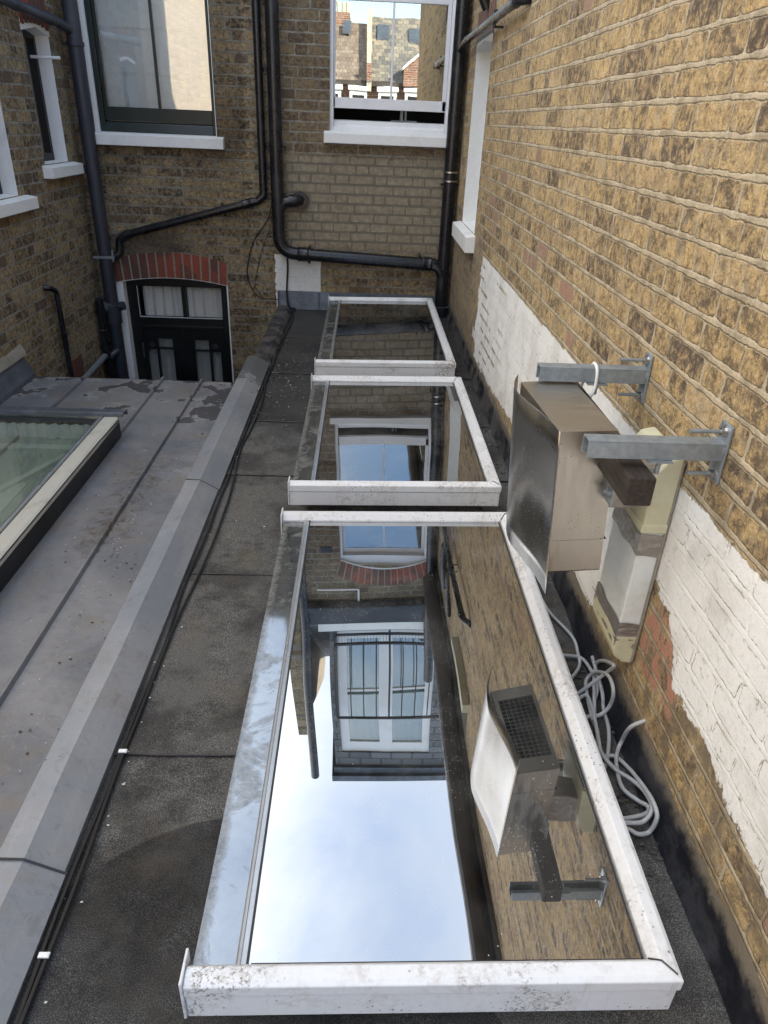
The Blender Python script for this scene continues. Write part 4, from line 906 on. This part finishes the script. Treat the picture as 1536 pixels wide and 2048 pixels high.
# big left pipe
t = pipe('soil_pipe', 'large dark grey cast iron soil pipe in the left corner with cleaning eye', [(-2.325, 6.79, 4.3), (-2.335, 6.79, -2.3)], .057, M_iron,
     couplings=[((-2.327, 6.79, 2.1), UP, .16), ((-2.335, 6.79, .18), UP, .09), ((-2.335, 6.79, -.22), UP, .11), ((-2.335, 6.79, -.50), UP, .06)])
bm = BM(); cyl(bm, (-2.335, 6.79, -.02), (-2.46, 6.76, -.03), .072, 22); cyl(bm, (-2.335, 6.79, .01), (-2.335, 6.79, -.16), .075, 22); tube(bm, [(-2.335, 6.79, -.02), (-2.22, 6.79, -.0)], .04, 14); link('cleaning_eye', bm, M_iron, t, smooth=True)
bm = BM(); box(bm, -2.42, -2.23, 6.725, 6.733, .425, .445); box(bm, -2.25, -2.235, 6.722, 6.73, .40, .50); cyl(bm, (-2.333, 6.79, .425), (-2.333, 6.79, .445), .062, 20); link('pipe_bracket', bm, M_galv, t)
bm = BM(); cyl(bm, (-2.327, 6.79, 2.03), (-2.327, 6.79, 2.06), .068, 20); cyl(bm, (-2.43, 6.80, 2.045), (-2.327, 6.80, 2.045), .012, 10); link('pipe_clip', bm, M_iron, t)
t = pipe('waste_pipe', 'black pipe branching left off the top of the left corner pipe', [(-2.33, 6.77, 2.13), (-2.38, 6.6, 2.17), (-2.40, 5.0, 2.23)], .033, M_iron, .05, couplings=[((-2.385, 6.5, 2.174), (0, 1, -.03), .06), ((-2.39, 5.9, 2.2), (0, 1, -.03), .05)])
t = pipe('waste_pipe', 'short black pipe with open top and elbow beside the left corner pipe', [(-2.40, 6.66, .09), (-2.40, 6.66, -.60), (-2.36, 6.70, -.74)], .036, M_pvc, .05, couplings=[((-2.40, 6.66, .06), UP, .07), ((-2.40, 6.66, -.42), UP, .06)])
bm = BM(); cyl(bm, (-2.40, 6.66, -.20), (-2.40, 6.66, -.19), .041, 16); cyl(bm, (-2.46, 6.66, -.195), (-2.40, 6.66, -.195), .006, 8); link('steel_band', bm, M_steelb, t)
bm = BM(); tube(bm, fillet([(-2.40, 6.66, -.47), (-2.33, 6.74, -.42), (-2.335, 6.78, -.44)], .04), .035, 14); link('branch', bm, M_iron, t, smooth=True)
t = pipe('overflow_pipe', 'slim bent black pipe standing against the left brick wall', [(-2.46, 5.68, .375), (-2.42, 5.70, .37), (-2.415, 5.80, .33), (-2.415, 5.81, -.9)], .021, M_pvc, .05)
t = pipe('waste_pipe', 'small grey waste pipe sloping along the foot of the left wall', [(-2.40, 6.60, -.43), (-2.415, 5.0, -.53)], .027, M_galv)
t = pipe('overflow_pipe', 'white overflow pipe crossing the small left window', [(-2.58, 6.50, 1.93), (-2.36, 6.50, 1.93)], .011, M_whitewall)
t = pipe('overflow_pipe', 'white overflow pipe bent down the wall near the eaves', [(-.60, 6.87, 3.55), (-.11, 6.87, 3.55), (-.11, 6.87, 3.80)], .012, M_whitewall, .02)
bm = BM(); box(bm, -.54, -.40, YB - .006, YB + .004, 2.98, 3.06); tag(link('air_brick', bm, M_blackp), 'small dark air brick in the wall beside the white window', 'air brick')
# ------------------------------------------------------------------ brackets, cowl, timber, duct
def bracket(y, label, z=.985):
    t = thing('wall_bracket', label, 'bracket', (XR, y, z), 'galvanised cantilever brackets on the brick wall')
    bm = BM(); w_, h_, th = .021, .021, .0035; x0, x1 = .505, XR - .006
    box(bm, x0, x1, y - w_, y + w_, z + h_ - th, z + h_); box(bm, x0, x1, y - w_, y - w_ + th, z - h_, z + h_ - th); box(bm, x0, x1, y + w_ - th, y + w_, z - h_, z + h_ - th)
    box(bm, x0, x1, y - w_ + th, y - w_ + .010, z - h_, z - h_ + th); box(bm, x0, x1, y + w_ - .010, y + w_ - th, z - h_, z - h_ + th)
    link('channel', bm, M_galv, t, bevel=.0012)
    bm = BM(); box(bm, XR - .008, XR - .001, y - .026, y + .026, z - .078, z + .062); link('wall_plate', bm, M_galv, t, bevel=.002)
    for dz in (.044, -.058):
        bm = BM(); L = .088 if dz > 0 else .072; cyl(bm, (XR - L, y - .004, z + dz), (XR, y - .004, z + dz), .0048, 10); b_ = link('anchor_bolt', bm, M_galv, t, smooth=True)
        bm = BM(); cyl(bm, (XR - .020, y - .004, z + dz), (XR - .008, y - .004, z + dz), .0095, 6); cyl(bm, (XR - .0105, y - .004, z + dz), (XR - .008, y - .004, z + dz), .013, 14); link('nut', bm, M_steelb, b_)
    bm = BM(); box(bm, .645, .70, y - .03, y - .006, z - .026, z - .0215); cyl(bm, (.672, y - .018, z - .055), (.672, y - .018, z - .02), .0062, 8); cyl(bm, (.672, y - .018, z - .030), (.672, y - .018, z - .024), .010, 6); link('hanger_bolt', bm, M_galv, t)
    bm = BM(); pts = [(XR - .009, y + .022 * math.cos(a), z + .022 * math.sin(a)) for a in [i * math.pi / 8 for i in range(17)]]; tube(bm, pts, .004, 6); link('weld', bm, M_galv, t, smooth=True)
    return t
bracket(1.452, 'nearer of the two galvanised steel wall brackets, over the timber block', .982)
bracket(1.955, 'farther galvanised steel wall bracket with a white cable looped over it', .992)
bm = BM(); box(bm, .592, .655, 1.382, 2.05, .868, .938); tag(link('timber_block', bm, M_wood, bevel=.005), 'dark weathered timber block under the nearer steel bracket', 'timber block')
cw = thing('extractor_cowl', 'boxy stainless steel extractor cowl with a curved front sheet hung off the wall', 'vent cowl', (.57, 1.76, .56))
Tn = [(.479, 1.572), (.628, 1.590), (.612, 1.975), (.456, 1.94)]
def ring(z): f = (.965 - z) / .40; return [(x + .028 * f, y, z) for x, y in Tn]
bm = BM(); b0, b1 = ring(.565), ring(.965)
vb = [bm.verts.new(p) for p in b0]; vt = [bm.verts.new(p) for p in b1]
bm.faces.new(vt)
for i in range(4): bm.faces.new((vb[i], vb[(i + 1) % 4], vt[(i + 1) % 4], vt[i]))
bw = link('housing', bm, M_steel, cw)
sm = bw.modifiers.new('solid', 'SOLIDIFY'); sm.thickness = .002; sm.offset = -1
bm = BM(); zz = .5625
def lerp(a, b, t_): return Vector(a) * (1 - t_) + Vector(b) * t_
q0 = [Vector((x, y, zz)) for x, y, _ in b0]
def inn(u, v): return lerp(lerp(q0[0], q0[1], u), lerp(q0[3], q0[2], u), v)
for (u0, v0, u1, v1) in ((0, 0, 1, .15), (0, .86, 1, 1), (0, .15, .10, .86), (.92, .15, 1, .86)):
    quad(bm, inn(u0, v0), inn(u1, v0), inn(u1, v1), inn(u0, v1))
link('bottom_flange', bm, M_steel, cw, recalc=False)
bm = BM()
for i in range(8): u = .10 + .82 * i / 7; tube(bm, [inn(u, .15) + Vector((0, 0, .002)), inn(u, .86) + Vector((0, 0, .002))], .0012, 5)
for i in range(17): v = .15 + .71 * i / 16; tube(bm, [inn(.10, v) + Vector((0, 0, .0035)), inn(.92, v) + Vector((0, 0, .0035))], .0012, 5)
link('grille', bm, M_steelb, cw)
bm = BM(); quad(bm, *[Vector((p.x, p.y, .66)) for p in q0]); link('filter', bm, M_dark, cw, recalc=False)
plan = spline([(.4785, 1.565), (.472, 1.63), (.459, 1.70), (.441, 1.775), (.428, 1.85), (.436, 1.935), (.460, 2.005)], 6)
bm = BM(); A = []
for j in range(9):
    f = j / 8
    A.append([bm.verts.new((p[0] + .034 * f, p[1], .967 - (.967 - .497) * f)) for p in plan])
for a, b in zip(A, A[1:]):
    for i in range(len(a) - 1): bm.faces.new((a[i], a[i + 1], b[i + 1], b[i]))
sh = link('curved_sheet', bm, M_steeld, cw, smooth=True); sm = sh.modifiers.new('solid', 'SOLIDIFY'); sm.thickness = .0016
bm = BM()
for p in ((.640, 1.589, .87), (.646, 1.588, .66), (.49, 1.572, .93)): cyl(bm, (p[0] - .004, p[1] - .006, p[2]), (p[0] - .004, p[1] + .002, p[2]), .0035, 8)
links('rivet', bm, M_steelb, cw)
bm = BM(); prism(bm, [(.632, .735), (.632, .85), (.70, .865), (.76, .86), (.76, .75), (.70, .735)], 'y', 1.62, 1.71); link('duct_collar', bm, M_tape, cw, bevel=.006)
bm = BM(); box(bm, .628, .634, 1.545, 1.60, .78, .85); cyl(bm, (.618, 1.558, .815), (.632, 1.558, .815), .011, 6); cyl(bm, (.61, 1.558, .815), (.618, 1.558, .815), .005, 8); link('fixing_plate', bm, M_galv, cw)
# flat duct down the wall: runs down and slightly away from the camera
dt = thing('ventilation_duct', 'flat white plastic duct with foil taped joints running down the wall behind the cowl', 'duct', (.76, 1.6, .3))
def dslab(bm, c0, c1, hw0, hw1, x0=.690, x1=.812, x0b=None):
    """slab between two (y, z) centres with half widths along y"""
    x0b = x0 if x0b is None else x0b
    (ya_, za_), (yb_, zb_) = c0, c1
    hexa(bm, [(x0b, yb_ - hw1, zb_), (x1, yb_ - hw1, zb_), (x1, yb_ + hw1, zb_), (x0b, yb_ + hw1, zb_), (x0, ya_ - hw0, za_), (x1, ya_ - hw0, za_), (x1, ya_ + hw0, za_), (x0, ya_ + hw0, za_)])
Y0, Y1, XF = 1.60, 1.805, .752
bm = BM(); box(bm, XF, .812, Y0, Y1, .33, .69); link('duct_body', bm, M_duct, dt, bevel=.004)
bm = BM(); pr = [(.813, .895), (.775, .885), (.752, .85), (.745, .80), (XF - .004, .68), (.813, .68)]; prism(bm, pr, 'y', Y0 - .005, Y1 + .005); box(bm, XF - .008, .8135, Y0 - .009, Y1 + .009, .676, .704); link('top_elbow', bm, M_cream, dt, bevel=.005)
bm = BM(); pr = [(.813, .335), (XF - .004, .335), (XF - .004, .285), (.758, .258), (.785, .236), (.813, .232)]; prism(bm, pr, 'y', Y0 - .004, Y1 + .004); link('bottom_elbow', bm, M_cream, dt, bevel=.005)
bm = BM(); tube(bm, [(.8135, Y0 - .003, z_) for z_ in (.88, .7, .5, .3, .24)], .004, 6); link('sealant', bm, M_mortar, dt)
def tapeband(z0, z1, e=.0025):
    bm = BM(); n = 12; G = []; yy = (Y0, Y1)
    P = [(.812, Y0 - e), (.79, Y0 - e), (.77, Y0 - e), (XF - e, Y0 - e)] + [(XF - e, Y0 + (Y1 - Y0) * k / 8) for k in range(1, 8)] + [(XF - e, Y1 + e), (.78, Y1 + e), (.812, Y1 + e)]
    for j in range(n + 1):
        z = z0 + (z1 - z0) * j / n; row = []
        for (x, y) in P:
            k = .0022 * mnoise.noise(Vector((x * 60, y * 60, z * 70)))
            row.append(bm.verts.new((x + (k if x < .76 else 0) - (.001 if x < .76 else 0), y + (k - .001 if y < Y0 else 0), z + (.012 * mnoise.noise(Vector((x * 20, y * 20, z0))) if j in (0, n) else 0))))
        G.append(row)
    for a, b in zip(G, G[1:]):
        for i in range(len(P) - 1): bm.faces.new((a[i], a[i + 1], b[i + 1], b[i]))
    link('foil_tape', bm, M_tape, dt)
tapeband(.605, .672); tapeband(.292, .378)
# ------------------------------------------------------------------ cables
def cable(name, label, pts, r, mt, n=10, seg=8, cat='cable', group=None):
    P = spline(pts, seg); bm = BM(); tube(bm, P, r, n); o = link(name, bm, mt, smooth=True); return tag(o, label, cat, group)
cable('white_cable', 'white cable looped over the farther steel bracket', [(.71, 2.06, .70), (.66, 2.02, .90), (.652, 1.985, .965), (.664, 1.975, 1.01), (.664, 1.955, 1.020), (.666, 1.932, 1.008), (.666, 1.925, .965), (.655, 1.925, .93), (.64, 1.99, .90)], .0045, M_wcable)
M_cab_r = .0060
cable('coiled_cable', 'long dirty grey cable lying in loose loops beside the nearest skylight', [(0.712, 2.246, 0.012), (0.729, 2.131, 0.012), (0.777, 1.994, 0.012), (0.774, 1.899, 0.012), (0.762, 1.837, 0.012), (0.723, 1.782, 0.012), (0.684, 1.755, 0.012), (0.66, 1.82, 0.012), (0.689, 1.884, 0.014), (0.728, 1.888, 0.014), (0.78, 1.873, 0.014), (0.787, 1.78, 0.032), (0.787, 1.717, 0.025), (0.762, 1.663, 0.014), (0.737, 1.6, 0.014), (0.738, 1.539, 0.014), (0.713, 1.468, 0.014), (0.692, 1.431, 0.014), (0.692, 1.431, 0.014), (0.734, 1.446, 0.014), (0.764, 1.443, 0.014), (0.787, 1.398, 0.018), (0.787, 1.319, 0.052), (0.787, 1.244, 0.074), (0.787, 1.204, 0.062), (0.776, 1.197, 0.014), (0.743, 1.189, 0.014), (0.721, 1.206, 0.014), (0.684, 1.216, 0.014)], M_cab_r, M_cable)
cable('grey_cable', 'dirty grey cable arching from the felt roof into the brick wall', [(0.822, 1.446, 0.158), (0.787, 1.452, 0.123), (0.787, 1.478, 0.044), (0.764, 1.441, 0.022), (0.747, 1.378, 0.022), (0.746, 1.324, 0.022), (0.774, 1.286, 0.022), (0.787, 1.255, 0.037), (0.78, 1.244, 0.022), (0.723, 1.23, 0.022), (0.688, 1.232, 0.022)], M_cab_r, M_cable)
cable('grey_cable', 'grey cable with a round loop standing up against the upstand below the duct', [(0.685, 1.666, 0.02), (0.725, 1.701, 0.02), (0.787, 1.695, 0.102), (0.787, 1.644, 0.185), (0.8, 1.8, 0.05), (0.735, 1.576, 0.026), (0.749, 1.715, 0.026), (0.769, 1.765, 0.026), (0.787, 1.748, 0.065), (0.787, 1.662, 0.125), (0.787, 1.606, 0.116), (0.787, 1.604, 0.059), (0.76, 1.597, 0.026), (0.709, 1.581, 0.026), (0.69, 1.5, 0.012), (0.7, 1.42, 0.012)], M_cab_r, M_cable)
cable('grey_cable', 'grey cable doubling back in the long loop nearest the skylight rail', [(0.8, 1.84, 0.05), (0.787, 1.681, 0.046), (0.785, 1.637, 0.014), (0.775, 1.551, 0.014), (0.744, 1.454, 0.014), (0.711, 1.395, 0.014), (0.665, 1.36, 0.014), (0.65, 1.45, 0.012), (0.68, 1.62, 0.014), (0.735, 1.679, 0.03), (0.741, 1.614, 0.03), (0.725, 1.496, 0.03), (0.719, 1.444, 0.03), (0.739, 1.387, 0.03), (0.776, 1.348, 0.03), (0.787, 1.288, 0.053), (0.787, 1.236, 0.055), (0.764, 1.216, 0.03), (0.723, 1.21, 0.03), (0.682, 1.218, 0.03)], M_cab_r, M_cable)
for k, (dx, lab) in enumerate(((0, 'black cable nearest the coping, running the length of the felt roof'), (.011, 'outer black cable of the pair beside the coping, sagging away from it'))):
    pts = []
    for i in range(44):
        y = .2 + i * .155; wob = .010 * mnoise.noise(Vector((3 + k * 7, y * 2.4, 1))) + (.035 * max(0, math.sin((y - 2.0) * 2.1)) if k and 1.9 < y < 3.5 else 0) + (.02 * max(0, math.sin((y - 3.6) * 3)) if k and y > 3.6 else 0)
        pts.append((-.652 + dx + wob, y, .010))
    pts += [(-.70 + dx, 6.84, .03), (-.715 + dx * .6, 6.862, .16), (-.70 + dx * .6, 6.87, .42), (-.72, 6.87, .62)]
    cable('black_cable', lab, pts, .0052, M_bcable, 8, 4, group='black cables beside the coping')
for y, s in ((1.445, ' halfway along the near coping length'), (.885, ' nearest the bottom left corner')):
    bm = BM(); box(bm, -.658, -.634, y - .006, y + .006, .013, .018); cyl(bm, (-.636, y, .016), (-.636, y, .021), .003, 8); tag(link('cable_clip', bm, M_wcable, bevel=.002), 'small white cable clip' + s, 'cable clip', 'white cable clips on the black cables')
cable('black_cable', 'thin black cable drooping in a loop on the brick beside the soil stack', [(-.815, 6.86, .99), (-.86, 6.87, .80), (-1.00, 6.885, .60), (-1.065, 6.885, .40), (-1.07, 6.885, .25), (-.99, 6.88, .11), (-.88, 6.88, .085), (-.80, 6.87, .085)], .0048, M_bcable)
cable('black_cable', 'second thinner drooping cable inside the first loop', [(-.812, 6.875, .98), (-.84, 6.885, .75), (-.93, 6.89, .53), (-.99, 6.89, .30), (-1.01, 6.89, .20), (-.975, 6.885, .14)], .0026, M_bcable)
# ------------------------------------------------------------------ litter on the roofs
def litter(name, label, cat, n, spots, size, mt, zf, seed):
    rnd = random.Random(seed); bm = BM()
    for _ in range(n):
        x0, x1, y0, y1 = rnd.choice(spots); x, y = rnd.uniform(x0, x1), rnd.uniform(y0, y1); s = size * rnd.uniform(.4, 1.3); a = rnd.uniform(0, 6.28); z = zf + .003
        k = rnd.randint(4, 6); ps = [(x + s * rnd.uniform(.6, 1) * math.cos(a + 6.28 * i / k), y + .7 * s * rnd.uniform(.6, 1) * math.sin(a + 6.28 * i / k), z + rnd.uniform(0, .5) * s) for i in range(k)]
        c = bm.verts.new((x, y, z + s * .6)); v = [bm.verts.new(p) for p in ps]
        for i in range(k): bm.faces.new((v[i], v[(i + 1) % k], c))
    return tag(link(name, bm, mt), label, cat, kind='stuff')
litter('leaf_litter', 'dark leaf crumbs in the channel beside the wall', 'leaves', 420, [(.66, .79, 1.0, 6.4), (.66, .8, 1.1, 1.9), (.65, .80, 2.6, 5.0), (-.66, -.56, 3.6, 5.6)], .010, M_leaf, 0, 3)
litter('paint_flakes', 'pale paint flakes scattered on the felt roof', 'paint flakes', 260, [(-.64, -.34, 3.9, 5.9), (-.64, -.4, 2.6, 5.2), (-.66, -.61, .7, 5.0), (.66, .78, 2.6, 5.5), (-.55, -.36, 4.4, 5.4)], .0045, M_flake, 0, 5)
litter('grit', 'pale grit scattered on the zinc roof', 'grit', 120, [(-1.15, -.85, 1.2, 4.8), (-1.4, -1.2, 1.6, 4.2), (-1.13, -1.02, 2.0, 3.4)], .0040, M_flake, ZZ, 8)
litter('moss_crumbs', 'black moss crumbs on the zinc roof', 'moss', 90, [(-1.34, -1.05, 2.6, 3.9), (-1.1, -.86, 1.5, 4.0)], .006, M_brown, ZZ, 9)
# ================================================================== TERRACE ACROSS THE STREET (seen in the window glass)
YT = -18.0
tr_ = thing('terraced_houses', 'sunlit row of terraced houses with tiled roofs reflected in the white window', 'houses', (0, YT, -3.2))
bm = BM(); box(bm, -12, 14, YT - 8, YT, -3.2, 2.75); link('facade', bm, M_redx, tr_)
bm = BM(); prism(bm, [(YT + .25, 2.92), (YT + .25, 2.82), (YT - 8, 2.82), (YT - 8, 2.92), (YT - 3.6, 5.12)], 'x', -12, -.02); link('tiled_roof', bm, M_tile, tr_)
bm = BM(); prism(bm, [(YT + .25, 2.90), (YT + .25, 2.80), (YT - 8, 2.80), (YT - 8, 2.90), (YT - 3.6, 5.36)], 'x', .16, 14); link('slate_roof', bm, M_slate, tr_)
bm = BM(); prism(bm, [(YT + .45, 2.6), (YT - 3.6, 2.6), (YT - 3.9, 5.62), (YT - 3.5, 5.62), (YT + .2, 3.35), (YT + .45, 3.25)], 'x', -.02, .16); link('party_wall', bm, paint('rendered_parapet', (.42, .38, .30), .9, dirt=.5), tr_)
bm = BM(); box(bm, -.03, .17, YT + .4, YT + .52, 2.9, 3.5); link('parapet_end', bm, M_redx, tr_)
bm = BM(); box(bm, -12, 14, YT + .25, YT + .33, 2.76, 2.9); link('gutter', bm, M_brown, tr_)
bm = BM()
for x in (-1.35, -.35, .75, 1.75, 3.2, -2.6): box(bm, x - .3, x + .35, YT + .0, YT + .6, .5, 2.72); box(bm, x - .36, x + .41, YT, YT + .68, 2.6, 2.74)
links('bay_window', bm, M_whitewall, tr_)
bm = BM()
for x in (-1.35, -.35, .75, 1.75, 3.2, -2.6): box(bm, x - .2, x + .25, YT + .6, YT + .61, 1.0, 2.45)
links('pane', bm, M_dark, tr_)
bm = BM(); box(bm, -1.4, -.75, YT - 3.9, YT - 3.4, 4.9, 5.45); c_ = link('chimney', bm, M_redx, tr_)
for x in (-1.28, -1.05, -.86):
    bm = BM(); cyl(bm, (x, YT - 3.65, 5.45), (x, YT - 3.65, 5.85), .09, 10); link('chimney_pot', bm, M_cream, c_)
def rooflight(x0, x1, u0, u1):
    sl = (5.27 - 2.9) / 3.85; bm = BM()
    def P(x, u, d): return (x, YT + .25 - 3.85 * u, 2.92 + 3.85 * u * sl + d)
    hexa(bm, [P(x0, u0, 0), P(x1, u0, 0), P(x1, u1, 0), P(x0, u1, 0), P(x0, u0, .12), P(x1, u0, .12), P(x1, u1, .12), P(x0, u1, .12)]); r_ = link('rooflight', bm, M_lead, tr_)
    bm = BM(); e = .06; f = .03; quad(bm, P(x0 + e, u0 + f, .125), P(x1 - e, u0 + f, .125), P(x1 - e, u1 - f, .125), P(x0 + e, u1 - f, .125)); link('pane', bm, M_wglass, r_, recalc=False)
rooflight(-1.05, -.7, .72, .88); rooflight(.35, .85, .62, .85); rooflight(1.62, 2.25, .60, .82)
bm = BM(); prism(bm, [(1.35, 2.8), (1.35, 3.35), (2.2, 4.0), (3.0, 3.35), (3.0, 2.8)], 'y', YT - 1.4, YT + .5); link('gable', bm, M_redx, tr_)
bm = BM(); prism(bm, [(1.30, 3.33), (1.30, 3.42), (2.2, 4.12), (3.05, 3.42), (3.05, 3.33), (2.2, 4.0)], 'y', YT - 1.4, YT + .6); link('bargeboard', bm, M_whitewall, tr_)
